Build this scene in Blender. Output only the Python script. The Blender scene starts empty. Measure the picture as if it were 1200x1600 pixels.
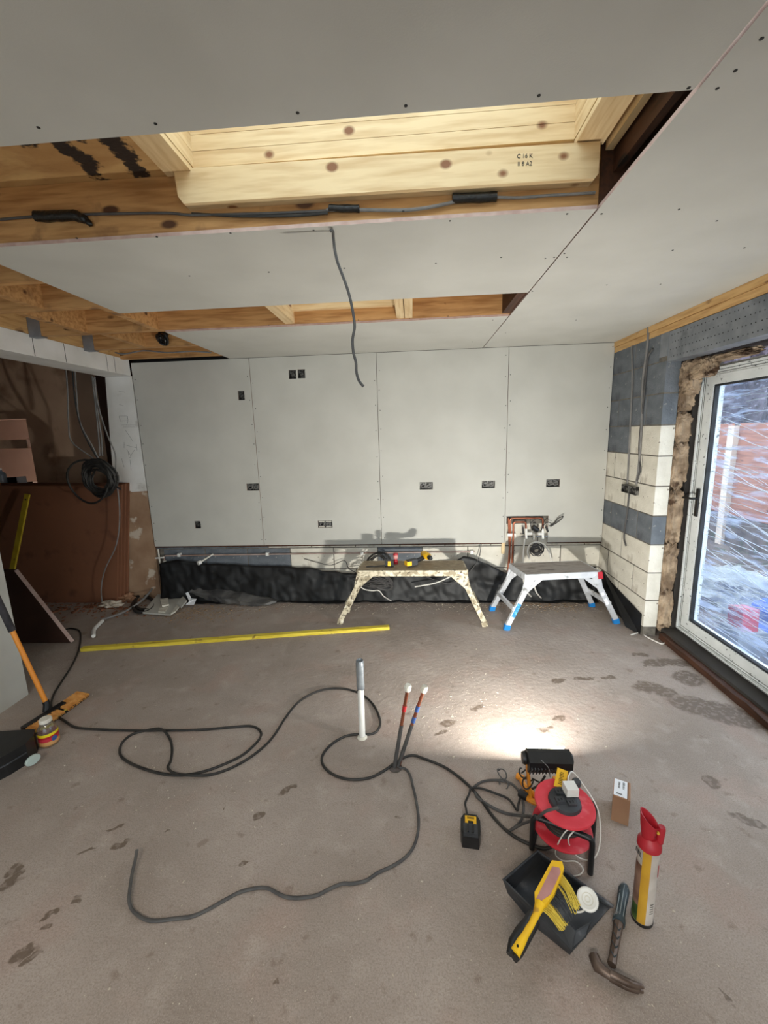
import bpy, bmesh, math, random
from mathutils import Vector, Matrix, Euler, noise
random.seed(7)
PI = math.pi
scn = bpy.context.scene
COL = scn.collection

# ------------------------------------------------------------------ camera
FPX, PITCH, YAW, ROLL, CAMH = 656.93, .1831, .0707, -.0290, 1.6424
def _cam():
    cp, sp, cr, sr = math.cos(PITCH), math.sin(PITCH), math.cos(ROLL), math.sin(ROLL)
    fwd, up, rt = Vector((0, cp, -sp)), Vector((0, sp, cp)), Vector((1, 0, 0))
    r2, u2 = cr*rt + sr*up, -sr*rt + cr*up
    Rz = Matrix.Rotation(YAW, 3, 'Z')
    return Rz @ r2, Rz @ u2, Rz @ fwd
CR, CU, CF = _cam()
CP = Vector((0, 0, CAMH))
cd = bpy.data.cameras.new('camera'); cam = bpy.data.objects.new('camera', cd); COL.objects.link(cam)
cd.sensor_fit = 'VERTICAL'; cd.sensor_height = 36; cd.lens = FPX*36/1600; cd.clip_start = .02; cd.clip_end = 200
m4 = Matrix((CR, CU, -CF)).transposed().to_4x4(); m4.translation = CP; cam.matrix_world = m4
scn.camera = cam
def at(u, v, ax, val):
    """measured point of the photograph (1200x1600) on the plane ax=val of the room"""
    d = CR*((u-600)/FPX) + CU*((800-v)/FPX) + CF
    return CP + d*((val-CP[ax])/d[ax])
def F(u, v, z=0.0): return at(u, v, 2, z)
def B(u, v, y): return at(u, v, 1, y)
def X(u, v, x): return at(u, v, 0, x)

# ------------------------------------------------------------------ world, lights, exposure
scn.view_settings.view_transform = 'Standard'; scn.view_settings.look = 'None'
scn.view_settings.gamma = 1; scn.view_settings.use_curve_mapping = False
scn.view_settings.exposure = 0.7
W = bpy.data.worlds.new('overcast_sky'); scn.world = W; W.use_nodes = True
nt = W.node_tree; nt.nodes.clear()
o_ = nt.nodes.new('ShaderNodeOutputWorld'); b_ = nt.nodes.new('ShaderNodeBackground')
tc = nt.nodes.new('ShaderNodeTexCoord'); sx = nt.nodes.new('ShaderNodeSeparateXYZ'); rp = nt.nodes.new('ShaderNodeValToRGB')
rp.color_ramp.elements[0].position = .35; rp.color_ramp.elements[0].color = (.55, .62, .72, 1)
rp.color_ramp.elements[1].position = .9; rp.color_ramp.elements[1].color = (.86, .92, 1, 1)
mp = nt.nodes.new('ShaderNodeMapRange'); mp.inputs[1].default_value = -1; mp.inputs[2].default_value = 1
nt.links.new(tc.outputs['Generated'], sx.inputs[0]); nt.links.new(sx.outputs['Z'], mp.inputs[0])
nt.links.new(mp.outputs[0], rp.inputs[0]); nt.links.new(rp.outputs[0], b_.inputs[0]); nt.links.new(b_.outputs[0], o_.inputs[0])
b_.inputs[1].default_value = 3.15

def area(name, loc, rot, sx, sy, power, color=(1, 1, 1), portal=False, spread=PI):
    l = bpy.data.lights.new(name, 'AREA'); l.shape = 'RECTANGLE'; l.size = sx; l.size_y = sy
    l.energy = power; l.color = color; l.spread = spread
    if portal: l.cycles.is_portal = True
    o = bpy.data.objects.new(name, l); COL.objects.link(o); o.location = loc; o.rotation_euler = rot
    return o
# sampling portals on the openings, the rear one added (they emit nothing of their own)
area('portal_door', (2.13, 2.2, 1.0), (0, PI/2, 0), 1.95, 2.15, 1, portal=True)
area('portal_skylight', (-.10, .98, 3.02), (0, 0, 0), 1.33, 1.36, 1, portal=True)
area('portal_skylight', (-.43, 2.74, 3.02), (0, 0, 0), .7, .44, 1, portal=True)
area('portal_rear', (-.4, -3.05, 1.3), (PI/2, 0, 0), 4.0, 1.9, 1, portal=True)
# added fill light under the ceiling behind the camera, no known lamp there
area('rear_fill_light', (-.4, -1.15, 2.30), (0, 0, 0), 1.2, .12, 36, (1, .93, .84))

# ------------------------------------------------------------------ materials
def srgb(c):
    return tuple(((x/255)/12.92 if x/255 <= .04045 else (((x/255)+.055)/1.055)**2.4) for x in c) + (1,)
MATS = {}
def mat(name, c1, c2=None, scale=6, stretch=(1, 1, 1), rough=.7, bump=.0, bscale=None, metal=0, lo=.35, hi=.65,
        detail=6, spots=None, trans=0, coat=0, emis=None, dist=0, alpha=None):
    if name in MATS: return MATS[name]
    m = bpy.data.materials.new(name); m.use_nodes = True; t = m.node_tree; n = t.nodes; L = t.links
    p = n['Principled BSDF']; p.inputs['Roughness'].default_value = rough; p.inputs['Metallic'].default_value = metal
    if trans: p.inputs['Transmission Weight'].default_value = trans
    if coat: p.inputs['Coat Weight'].default_value = coat
    if alpha is not None: p.inputs['Alpha'].default_value = alpha
    tcn = n.new('ShaderNodeTexCoord'); mpn = n.new('ShaderNodeMapping'); mpn.inputs['Scale'].default_value = stretch
    L.new(tcn.outputs['Object'], mpn.inputs[0])
    nz = n.new('ShaderNodeTexNoise'); nz.inputs['Scale'].default_value = scale; nz.inputs['Detail'].default_value = detail
    nz.inputs['Distortion'].default_value = dist
    L.new(mpn.outputs[0], nz.inputs['Vector'])
    r = n.new('ShaderNodeValToRGB'); r.color_ramp.elements[0].position = lo; r.color_ramp.elements[1].position = hi
    r.color_ramp.elements[0].color = srgb(c1); r.color_ramp.elements[1].color = srgb(c2 or c1)
    L.new(nz.outputs['Fac'], r.inputs[0]); out = r.outputs[0]
    if spots:   # (colour, scale, threshold, softness)
        for (sc, ss, th, so) in spots:
            q = n.new('ShaderNodeTexNoise'); q.inputs['Scale'].default_value = ss; q.inputs['Detail'].default_value = 5
            L.new(mpn.outputs[0], q.inputs['Vector'])
            g = n.new('ShaderNodeMapRange'); g.inputs[1].default_value = th; g.inputs[2].default_value = th+so; L.new(q.outputs['Fac'], g.inputs[0])
            x = n.new('ShaderNodeMix'); x.data_type = 'RGBA'; L.new(g.outputs[0], x.inputs[0]); L.new(out, x.inputs[6]); x.inputs[7].default_value = srgb(sc)
            out = x.outputs[2]
    L.new(out, p.inputs['Base Color'])
    if bump:
        bz = n.new('ShaderNodeTexNoise'); bz.inputs['Scale'].default_value = bscale or scale*4; bz.inputs['Detail'].default_value = 8
        L.new(mpn.outputs[0], bz.inputs['Vector'])
        bn = n.new('ShaderNodeBump'); bn.inputs['Strength'].default_value = bump; bn.inputs['Distance'].default_value = .01
        L.new(bz.outputs['Fac'], bn.inputs['Height']); L.new(bn.outputs[0], p.inputs['Normal'])
    if emis:
        p.inputs['Emission Color'].default_value = srgb(emis[0]); p.inputs['Emission Strength'].default_value = emis[1]
    MATS[name] = m; return m

def wood(name, c1, c2, knot=(90, 55, 30), axis='X', rough=.65, knots=True, dirt=None, kr=.12, ks=1.25):
    if name in MATS: return MATS[name]
    m = bpy.data.materials.new(name); m.use_nodes = True; t = m.node_tree; n = t.nodes; L = t.links
    p = n['Principled BSDF']; p.inputs['Roughness'].default_value = rough
    tcn = n.new('ShaderNodeTexCoord'); mpn = n.new('ShaderNodeMapping')
    s = {'X': (.9, 9, 9), 'Y': (9, .9, 9), 'Z': (9, 9, .9)}[axis]; mpn.inputs['Scale'].default_value = s
    L.new(tcn.outputs['Object'], mpn.inputs[0])
    a = n.new('ShaderNodeTexNoise'); a.inputs['Scale'].default_value = 2.2; a.inputs['Detail'].default_value = 3; L.new(mpn.outputs[0], a.inputs['Vector'])
    mm = n.new('ShaderNodeMath'); mm.operation = 'MULTIPLY'; mm.inputs[1].default_value = 26; L.new(a.outputs['Fac'], mm.inputs[0])
    sn = n.new('ShaderNodeMath'); sn.operation = 'SINE'; L.new(mm.outputs[0], sn.inputs[0])
    b = n.new('ShaderNodeTexNoise'); b.inputs['Scale'].default_value = 5; b.inputs['Detail'].default_value = 8; L.new(mpn.outputs[0], b.inputs['Vector'])
    ad = n.new('ShaderNodeMath'); ad.operation = 'MULTIPLY_ADD'; L.new(sn.outputs[0], ad.inputs[0]); ad.inputs[1].default_value = .09; L.new(b.outputs['Fac'], ad.inputs[2])
    r = n.new('ShaderNodeValToRGB'); r.color_ramp.elements[0].position = .28; r.color_ramp.elements[1].position = .62
    r.color_ramp.elements[0].color = srgb(c1); r.color_ramp.elements[1].color = srgb(c2); L.new(ad.outputs[0], r.inputs[0]); out = r.outputs[0]
    if knots:
        mk = n.new('ShaderNodeMapping'); mk.inputs['Scale'].default_value = {'X': (2.3 if ks < 1.5 else 3.6, 5, 5), 'Y': (5, 2.3, 5), 'Z': (5, 5, 2.3)}[axis]; L.new(tcn.outputs['Object'], mk.inputs[0])
        v = n.new('ShaderNodeTexVoronoi'); v.inputs['Scale'].default_value = ks; L.new(mk.outputs[0], v.inputs['Vector'])
        g = n.new('ShaderNodeMapRange'); g.inputs[1].default_value = kr; g.inputs[2].default_value = kr*.6; L.new(v.outputs['Distance'], g.inputs[0])
        x = n.new('ShaderNodeMix'); x.data_type = 'RGBA'; L.new(g.outputs[0], x.inputs[0]); L.new(out, x.inputs[6]); x.inputs[7].default_value = srgb(knot); out = x.outputs[2]
    if dirt:
        q = n.new('ShaderNodeTexNoise'); q.inputs['Scale'].default_value = dirt[1]; q.inputs['Detail'].default_value = 8; L.new(tcn.outputs['Object'], q.inputs['Vector'])
        g = n.new('ShaderNodeMapRange'); g.inputs[1].default_value = dirt[2]; g.inputs[2].default_value = dirt[2]+.08; L.new(q.outputs['Fac'], g.inputs[0])
        x = n.new('ShaderNodeMix'); x.data_type = 'RGBA'; L.new(g.outputs[0], x.inputs[0]); L.new(out, x.inputs[6]); x.inputs[7].default_value = srgb(dirt[0]); out = x.outputs[2]
    L.new(out, p.inputs['Base Color'])
    bn = n.new('ShaderNodeBump'); bn.inputs['Strength'].default_value = .15; bn.inputs['Distance'].default_value = .004; L.new(ad.outputs[0], bn.inputs['Height']); L.new(bn.outputs[0], p.inputs['Normal'])
    MATS[name] = m; return m

M = dict(
 board=mat('grey_plasterboard_paper', (186, 184, 176), (194, 192, 184), 3, rough=.85, bump=.05, bscale=260),
 boardcore=mat('gypsum_edge', (176, 148, 138), (196, 172, 162), 20, rough=.9),
 pboard_back=mat('brown_board_back', (96, 70, 52), (112, 84, 62), 3, rough=.9, spots=[((78, 52, 38), 1.4, .55, .2)]),
 brownsheet=mat('brown_hardboard', (120, 78, 55), (134, 88, 62), 1.3, rough=.85, bump=.05, bscale=200, spots=[((105, 66, 48), 5, .58, .15)]),
 joistX=wood('brown_treated_joist', (160, 114, 66), (196, 150, 96), (84, 52, 30), 'X', dirt=((128, 92, 58), 4, .62)),
 joistdark=wood('dark_timber_and_shade', (52, 30, 18), (78, 46, 28), (32, 20, 12), 'Y'),  # dark timbers; also carries the shade of the bay beside the skylight
 pineX=wood('new_pine_along', (202, 170, 124), (222, 196, 152), (128, 82, 46), 'X', kr=.16, ks=1.7),
 pineY=wood('new_pine_across', (200, 168, 122), (220, 194, 150), (128, 82, 46), 'Y'),
 pineZ=wood('new_pine_upright', (214, 184, 136), (236, 214, 172), (128, 82, 46), 'Z'),
 palejoist=wood('pale_joist_bottom', (150, 120, 78), (186, 156, 108), (92, 60, 34), 'X'),
 plateY=wood('wall_plate_pine', (180, 138, 84), (208, 168, 112), (110, 68, 36), 'Y', dirt=((110, 78, 50), 7, .6)),
 yellow=wood('yellow_painted_batten', (196, 172, 44), (226, 204, 72), (120, 96, 30), 'X', dirt=((150, 120, 50), 14, .64)),
 greyblock=mat('dark_concrete_block', (92, 98, 104), (116, 121, 127), 7, rough=.95, bump=.5, bscale=90, spots=[((72, 76, 82), 3, .55, .12), ((150, 150, 146), 22, .66, .05)]),
 creamblock=mat('cream_aerated_block', (208, 202, 188), (226, 221, 208), 7, rough=.95, bump=.4, bscale=90, spots=[((170, 160, 144), 5, .6, .12), ((120, 108, 94), 26, .68, .04)]),
 mortar=mat('mortar', (92, 87, 80), (120, 114, 104), 20, rough=.95, bump=.4, bscale=80),
 whitepaint=mat('white_painted_boxing', (222, 220, 214), (236, 234, 230), 4, rough=.7, spots=[((158, 150, 140), 3.2, .62, .1)], bump=.08, bscale=40),
 plaster=mat('old_pink_brown_plaster', (150, 118, 92), (176, 146, 118), 4, rough=.9, bump=.25, bscale=20, spots=[((206, 192, 174), 6, .62, .05), ((120, 88, 66), 3, .58, .1)]),
 kitchenwall=mat('bare_brown_plaster_wall', (206, 172, 146), (218, 186, 158), 2.6, rough=.9, bump=.2, bscale=16, spots=[((146, 110, 86), 2, .56, .14)]),
 cream=mat('cream_painted_wall', (214, 190, 176), (222, 200, 186), 3, rough=.8),
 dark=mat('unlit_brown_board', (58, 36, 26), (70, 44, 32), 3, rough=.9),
 membrane=mat('black_polythene', (9, 9, 10), (14, 14, 15), 4, rough=.55, bump=.15, bscale=14),
 membdusty=mat('dusty_polythene', (58, 58, 60), (100, 98, 95), 7, rough=.5, bump=.4, bscale=30),
 steel=mat('galvanised_lintel', (122, 126, 132), (140, 144, 150), 12, rough=.5, metal=.35, spots=[((100, 104, 110), 4, .56, .1)]),
 blackhole=mat('dark_hole', (10, 10, 12), rough=.9),
 screw=mat('black_screw_head', (28, 26, 24), rough=.6),
 copper=mat('dull_copper', (150, 88, 66), (184, 118, 92), 10, rough=.35, metal=.85),
 chrome=mat('plated_brass', (190, 190, 188), rough=.2, metal=1),
 whiteplastic=mat('white_plastic', (232, 231, 226), (224, 222, 216), 8, rough=.4),
 dirtywhite=mat('white_cap', (228, 224, 212), (204, 198, 184), 20, rough=.6),
 blackplastic=mat('black_plastic', (20, 20, 21), (30, 30, 31), 20, rough=.42),
 dustyblack=mat('dusty_black_plastic', (40, 42, 45), (62, 64, 68), 9, rough=.6, bump=.1, bscale=60, spots=[((108, 108, 110), 9, .63, .1)]),
 blackrubber=mat('black_cable_sheath', (30, 29, 28), (48, 45, 42), 15, rough=.6),
 greycable=mat('grey_cable_sheath', (108, 106, 104), (128, 125, 122), 15, rough=.6),
 darkgreycable=mat('dark_grey_cable', (66, 64, 64), (84, 82, 80), 15, rough=.6),
 whitecable=mat('white_cable', (226, 222, 214), rough=.5),
 tape=mat('black_tape', (12, 12, 12), (22, 22, 22), 30, rough=.35, bump=.4, bscale=70),
 alum=mat('brushed_aluminium', (206, 208, 212), (224, 226, 230), 12, rough=.42, metal=.35, spots=[((150, 150, 148), 14, .6, .1)]),
 splat=mat('plaster_splashed_metal', (150, 138, 114), (206, 196, 172), 22, rough=.75, metal=.1, lo=.4, hi=.55, spots=[((96, 84, 66), 36, .58, .06), ((228, 222, 206), 16, .6, .06)]),
 splatdeck=mat('plaster_splashed_deck', (128, 112, 90), (166, 150, 124), 12, stretch=(1, 4, 1), rough=.85, bump=.3, bscale=60, spots=[((176, 164, 138), 22, .6, .06)]),
 deck=mat('grey_platform_deck', (146, 136, 128), (172, 162, 152), 10, stretch=(1, 5, 1), rough=.8, spots=[((96, 86, 78), 8, .56, .1)]),
 bluecap=mat('blue_plastic', (30, 126, 200), rough=.45),
 bluesticker=mat('blue_sticker', (48, 136, 200), (110, 178, 220), 60, rough=.5, lo=.55, hi=.58),
 red=mat('dusty_red_plastic', (206, 44, 58), (224, 72, 84), 8, rough=.5, spots=[((228, 118, 122), 12, .58, .12)]),
 redplain=mat('red_plastic', (160, 22, 36), (176, 36, 48), 14, rough=.45),
 yellowplastic=mat('yellow_plastic', (250, 200, 24), (236, 184, 30), 12, rough=.45, spots=[((190, 140, 40), 20, .66, .05)]),
 toolyellow=mat('tool_yellow', (240, 186, 30), rough=.45),
 toolorange=mat('orange_plastic', (226, 146, 40), (206, 128, 40), 12, rough=.5),
 broomorange=mat('orange_painted_handle', (226, 138, 38), (238, 156, 52), 12, stretch=(1, 1, .2), rough=.45),
 pinkdust=mat('pink_dust', (196, 144, 138), (176, 124, 118), 14, rough=.9, spots=[((150, 106, 90), 20, .6, .08)]),
 card=mat('brown_cardboard', (156, 116, 88), (168, 128, 98), 8, rough=.85),
 paper=mat('white_label', (234, 236, 240), rough=.7),
 ink=mat('printed_ink', (24, 24, 26), rough=.7),
 redink=mat('red_print', (180, 30, 36), rough=.6), blueink=mat('blue_print', (60, 90, 150), rough=.6),
 yellowprint=mat('yellow_print', (240, 214, 30), rough=.6), tanprint=mat('tan_print', (214, 160, 100), rough=.6),
 greenprint=mat('green_print', (84, 112, 44), (40, 60, 28), 30, rough=.5),
 can=mat('scuffed_white_can', (214, 206, 198), (190, 180, 172), 16, rough=.35, metal=.2, spots=[((150, 60, 60), 12, .66, .04)]),
 canyellow=mat('can_yellow_print', (206, 158, 48), (190, 142, 44), 12, rough=.4),
 canbrown=mat('can_picture_print', (92, 62, 50), (158, 124, 104), 12, rough=.4),
 rust=mat('worn_forged_steel', (86, 70, 60), (118, 102, 92), 14, rough=.45, metal=.6),
 tealgrip=mat('teal_black_grip', (38, 44, 46), (56, 70, 76), 14, stretch=(1, 1, 1), rough=.6, spots=[((140, 140, 140), 18, .62, .06)]),
 glassjar=mat('clear_plastic_bottle', (214, 214, 206), rough=.08, trans=.9),
 wool=mat('brown_mineral_wool', (118, 98, 78), (182, 160, 134), 11, rough=1, bump=1, bscale=34, spots=[((76, 56, 40), 8, .58, .1)]),
 upvc=mat('marked_white_frame', (232, 236, 236), (218, 223, 223), 9, rough=.4, spots=[((108, 114, 114), 40, .64, .04)]),
 gasket=mat('black_gasket', (26, 28, 31), (46, 50, 54), 10, rough=.6),
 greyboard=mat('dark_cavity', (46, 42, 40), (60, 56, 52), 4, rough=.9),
 fence=wood('fence_board_brown', (128, 78, 58), (160, 104, 80), (80, 48, 34), 'Y'),
 concretepost=mat('concrete_post', (198, 180, 164), (214, 198, 182), 8, rough=.9),
 earth=mat('wet_earth', (72, 62, 58), (104, 94, 90), 5, rough=.9, bump=.5, bscale=30, spots=[((60, 70, 50), 6, .58, .1)]),
 hedge=mat('dark_hedge', (58, 52, 60), (98, 92, 104), 12, rough=.9, spots=[((140, 136, 152), 22, .62, .05)]),
 tarp=mat('blue_tarpaulin', (48, 96, 214), (76, 128, 236), 4, rough=.4, bump=.5, bscale=16),
 redtub=mat('red_tub', (200, 50, 66), rough=.5),
 whitetub=mat('pale_rubble_sack', (150, 158, 164), (120, 128, 134), 6, rough=.6, bump=.5),
 chips=mat('pale_debris_chips', (206, 196, 180), (172, 158, 140), 40, rough=.9),
 sawdust=mat('brown_wood_shavings', (128, 102, 76), (168, 140, 108), 30, rough=.95),
 bristle=mat('tan_bristles', (206, 140, 66), (228, 172, 100), 30, rough=.8),
 yellowbr=mat('yellow_bristles', (206, 178, 60), (226, 200, 84), 30, rough=.7),
 gunmetal=mat('dull_back_box', (84, 82, 78), (150, 148, 142), 26, rough=.5, metal=.4, spots=[((30, 28, 26), 24, .52, .05)]),
 pipegrey=mat('grey_foil_cap', (120, 126, 132), (160, 166, 170), 14, rough=.35, metal=.4),
 lens=mat('lamp_lens', (255, 250, 225), rough=.4, emis=((255, 248, 214), 8)),
 sheathX=mat('pencil_marks', (70, 66, 62), rough=.9),
)

# floor: a trowelled slab with damp marks and footprints of its own shape
def floor_material():
    m = bpy.data.materials.new('dusty_concrete_slab'); m.use_nodes = True; t = m.node_tree; n = t.nodes; L = t.links
    p = n['Principled BSDF']; tcn = n.new('ShaderNodeTexCoord')
    def nz(s, d=8, dist=0):
        q = n.new('ShaderNodeTexNoise'); q.inputs['Scale'].default_value = s; q.inputs['Detail'].default_value = d; q.inputs['Distortion'].default_value = dist
        L.new(tcn.outputs['Object'], q.inputs['Vector']); return q.outputs['Fac']
    def mr(x, a, b):
        g = n.new('ShaderNodeMapRange'); g.interpolation_type = 'SMOOTHSTEP'; g.inputs[1].default_value = a; g.inputs[2].default_value = b; L.new(x, g.inputs[0]); return g.outputs[0]
    def mix(f, a, c, amt=1):
        x = n.new('ShaderNodeMix'); x.data_type = 'RGBA'
        if amt != 1:
            k = n.new('ShaderNodeMath'); k.operation = 'MULTIPLY'; L.new(f, k.inputs[0]); k.inputs[1].default_value = amt; f = k.outputs[0]
        L.new(f, x.inputs[0]); L.new(a, x.inputs[6]); x.inputs[7].default_value = srgb(c); return x.outputs[2]
    r = n.new('ShaderNodeValToRGB'); r.color_ramp.elements[0].position = .34; r.color_ramp.elements[1].position = .66
    r.color_ramp.elements[0].color = srgb((145, 132, 122)); r.color_ramp.elements[1].color = srgb((168, 155, 146)); L.new(nz(1.7), r.inputs[0]); c = r.outputs[0]
    c = mix(mr(nz(3.2), .5, .68), c, (164, 142, 131), .6)
    c = mix(mr(nz(8, 10, .2), .5, .8), c, (180, 168, 158), .6)
    c = mix(mr(nz(60, 4), .64, .74), c, (176, 166, 153), .5)
    c = mix(mr(nz(14, 10), .62, .72), c, (112, 94, 82), .5)
    c = mix(mr(nz(170, 3), .46, .62), c, (120, 106, 95), .35)
    c = mix(mr(nz(300, 2), .56, .64), c, (188, 178, 168), .35)
    # distance field blobs: u, v in the photo measured to slab coordinates, half sizes in metres, turn
    blobs = [(1012, 1073, .10, .06, .2), (1040, 1082, .07, .05, .4), (1028, 1035, .11, .05, .1), (1055, 1035, .12, .05, -.3), (1000, 1023, .06, .03, 0), (1110, 1108, .22, .10, -.4), (1075, 1060, .10, .09, .5), (1150, 1120, .2, .1, -.4),
             (873, 1064, .06, .025, .3), (912, 1060, .07, .02, .2), (950, 1058, .06, .018, .2), (873, 1122, .045, .022, .5), (853, 1140, .045, .024, .5),
             (1113, 1222, .035, .03, 0), (1168, 1282, .06, .022, -.6), (1010, 1040, .03, .015, 0),
             (450, 1232, .04, .02, .8), (405, 1275, .03, .02, .5), (18, 1375, .04, .02, 1.1), (22, 1360, .03, .02, 1.1), (118, 1408, .016, .016, 0), (80, 1428, .03, .009, .6), (190, 1318, .04, .014, .5), (178, 1295, .03, .01, .5), (135, 1330, .03, .01, .4), (45, 1500, .02, .012, .5), (620, 1275, .011, .007, 0), (350, 1262, .007, .007, 0), (430, 1532, .008, .005, 1), (382, 1348, .012, .012, 0), (265, 1296, .01, .006, .5), (35, 1490, .03, .02, .5), (1135, 1562, .018, .006, -.8), (75, 1445, .02, .012, .6), (700, 1130, .05, .03, .5), (690, 1145, .04, .02, .5), (745, 1105, .05, .02, .5)]
    pos = n.new('ShaderNodeVectorMath'); pos.operation = 'MULTIPLY'; L.new(tcn.outputs['Object'], pos.inputs[0]); pos.inputs[1].default_value = (1, 1, 0)
    wz = n.new('ShaderNodeTexNoise'); wz.inputs['Scale'].default_value = 22; L.new(tcn.outputs['Object'], wz.inputs['Vector'])
    wa = n.new('ShaderNodeVectorMath'); wa.operation = 'MULTIPLY_ADD'; L.new(wz.outputs['Color'], wa.inputs[0]); wa.inputs[1].default_value = (.07, .07, 0); L.new(pos.outputs[0], wa.inputs[2])
    acc = None
    for (u, v, a, b, w) in blobs:
        q = F(u, v)
        mp = n.new('ShaderNodeMapping'); mp.vector_type = 'TEXTURE'; mp.inputs['Location'].default_value = (q.x+.035, q.y+.035, 0); mp.inputs['Rotation'].default_value = (0, 0, w); mp.inputs['Scale'].default_value = (a, b, 1)
        L.new(wa.outputs[0], mp.inputs[0]); ln = n.new('ShaderNodeVectorMath'); ln.operation = 'LENGTH'; L.new(mp.outputs[0], ln.inputs[0])
        if acc is None: acc = ln.outputs['Value']
        else:
            mn = n.new('ShaderNodeMath'); mn.operation = 'MINIMUM'; L.new(acc, mn.inputs[0]); L.new(ln.outputs['Value'], mn.inputs[1]); acc = mn.outputs[0]
    damp = mr(acc, 1.15, .8)
    ft = mr(nz(40, 3), .40, .5)
    dm = n.new('ShaderNodeMath'); dm.operation = 'MULTIPLY'; L.new(damp, dm.inputs[0]); 
    k2 = n.new('ShaderNodeMath'); k2.operation = 'MULTIPLY_ADD'; L.new(ft, k2.inputs[0]); k2.inputs[1].default_value = .45; k2.inputs[2].default_value = .55; L.new(k2.outputs[0], dm.inputs[1])
    c = mix(dm.outputs[0], c, (92, 76, 62), .8)
    L.new(c, p.inputs['Base Color'])
    rr = n.new('ShaderNodeMapRange'); L.new(damp, rr.inputs[0]); rr.inputs[3].default_value = .86; rr.inputs[4].default_value = .6; L.new(rr.outputs[0], p.inputs['Roughness'])
    bn = n.new('ShaderNodeBump'); bn.inputs['Strength'].default_value = .6; bn.inputs['Distance'].default_value = .006; L.new(nz(34, 12), bn.inputs['Height']); L.new(bn.outputs[0], p.inputs['Normal'])
    return m
M['floor'] = floor_material()

# weather-stained deck: black streaks with a shape of their own
def deck_material():
    m = mat('stained_deck_board', (170, 128, 78), (206, 168, 112), 2.2, stretch=(1, 2.0, 1), rough=.8, bump=.2, bscale=60, dist=1.2, spots=[((128, 78, 44), 2.6, .54, .14)])
    t = m.node_tree; n = t.nodes; L = t.links; p = n['Principled BSDF']; old = p.inputs['Base Color'].links[0].from_socket
    tcn = n.new('ShaderNodeTexCoord'); wz = n.new('ShaderNodeTexNoise'); wz.inputs['Scale'].default_value = 9; wz.inputs['Detail'].default_value = 6; L.new(tcn.outputs['Object'], wz.inputs['Vector'])
    wa = n.new('ShaderNodeVectorMath'); wa.operation = 'MULTIPLY_ADD'; L.new(wz.outputs['Color'], wa.inputs[0]); wa.inputs[1].default_value = (.12, .12, 0); L.new(tcn.outputs['Object'], wa.inputs[2])
    acc = None
    for (x, y, a, b_, w) in ((-1.12, 1.54, .035, .17, .1), (-.96, 1.56, .032, .2, .05), (-1.05, 1.42, .02, .06, 0), (-1.24, 1.45, .03, .05, .2)):
        mp = n.new('ShaderNodeMapping'); mp.vector_type = 'TEXTURE'; mp.inputs['Location'].default_value = (x+.06, y+.06, 2.5965); mp.inputs['Rotation'].default_value = (0, 0, w); mp.inputs['Scale'].default_value = (a, b_, 1); L.new(wa.outputs[0], mp.inputs[0])
        ln = n.new('ShaderNodeVectorMath'); ln.operation = 'LENGTH'; L.new(mp.outputs[0], ln.inputs[0])
        if acc is None: acc = ln.outputs['Value']
        else:
            mn = n.new('ShaderNodeMath'); mn.operation = 'MINIMUM'; L.new(acc, mn.inputs[0]); L.new(ln.outputs['Value'], mn.inputs[1]); acc = mn.outputs[0]
    fz = n.new('ShaderNodeTexNoise'); fz.inputs['Scale'].default_value = 55; fz.inputs['Detail'].default_value = 4; L.new(tcn.outputs['Object'], fz.inputs['Vector'])
    fa = n.new('ShaderNodeMath'); fa.operation = 'MULTIPLY_ADD'; L.new(fz.outputs['Fac'], fa.inputs[0]); fa.inputs[1].default_value = 1.6; L.new(acc, fa.inputs[2]); acc = fa.outputs[0]
    g = n.new('ShaderNodeMapRange'); g.inputs[1].default_value = 1.95; g.inputs[2].default_value = 1.6; L.new(acc, g.inputs[0])
    x = n.new('ShaderNodeMix'); x.data_type = 'RGBA'; L.new(g.outputs[0], x.inputs[0]); L.new(old, x.inputs[6]); x.inputs[7].default_value = srgb((40, 28, 20)); L.new(x.outputs[2], p.inputs['Base Color'])
    return m
M['osb'] = deck_material()

# ------------------------------------------------------------------ mesh helpers
def NB(): return bmesh.new()
def box(bm, a, b):
    (x0, y0, z0), (x1, y1, z1) = [min(p, q) for p, q in zip(a, b)], [max(p, q) for p, q in zip(a, b)]
    v = [bm.verts.new(p) for p in ((x0,y0,z0),(x1,y0,z0),(x1,y1,z0),(x0,y1,z0),(x0,y0,z1),(x1,y0,z1),(x1,y1,z1),(x0,y1,z1))]
    for f in ((0,3,2,1),(4,5,6,7),(0,1,5,4),(1,2,6,5),(2,3,7,6),(3,0,4,7)): bm.faces.new([v[i] for i in f])
    return v
def bevel(bm, w, seg=1, ang=.5):
    e = [e for e in bm.edges if len(e.link_faces) == 2 and e.calc_face_angle(0) > ang]
    bmesh.ops.bevel(bm, geom=e, offset=w, segments=seg, affect='EDGES', profile=.5, clamp_overlap=True)
    return bm
def bbox(a, b, w=.002, seg=1):
    bm = NB(); box(bm, a, b); return bevel(bm, w, seg)
def beam(bm, p, q, w, h, up=(0, 0, 1)):
    """box bar from p to q: width w sideways, h along up"""
    p, q, up = Vector(p), Vector(q), Vector(up); d = (q-p).normalized(); s = d.cross(up).normalized(); u = s.cross(d).normalized()
    vs = [bm.verts.new(c + s*a*w/2 + u*b*h/2) for c in (p, q) for a, b in ((-1,-1),(1,-1),(1,1),(-1,1))]
    for f in ((0,1,2,3),(7,6,5,4),(0,4,5,1),(1,5,6,2),(2,6,7,3),(3,7,4,0)): bm.faces.new([vs[i] for i in f])
    return vs
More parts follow.
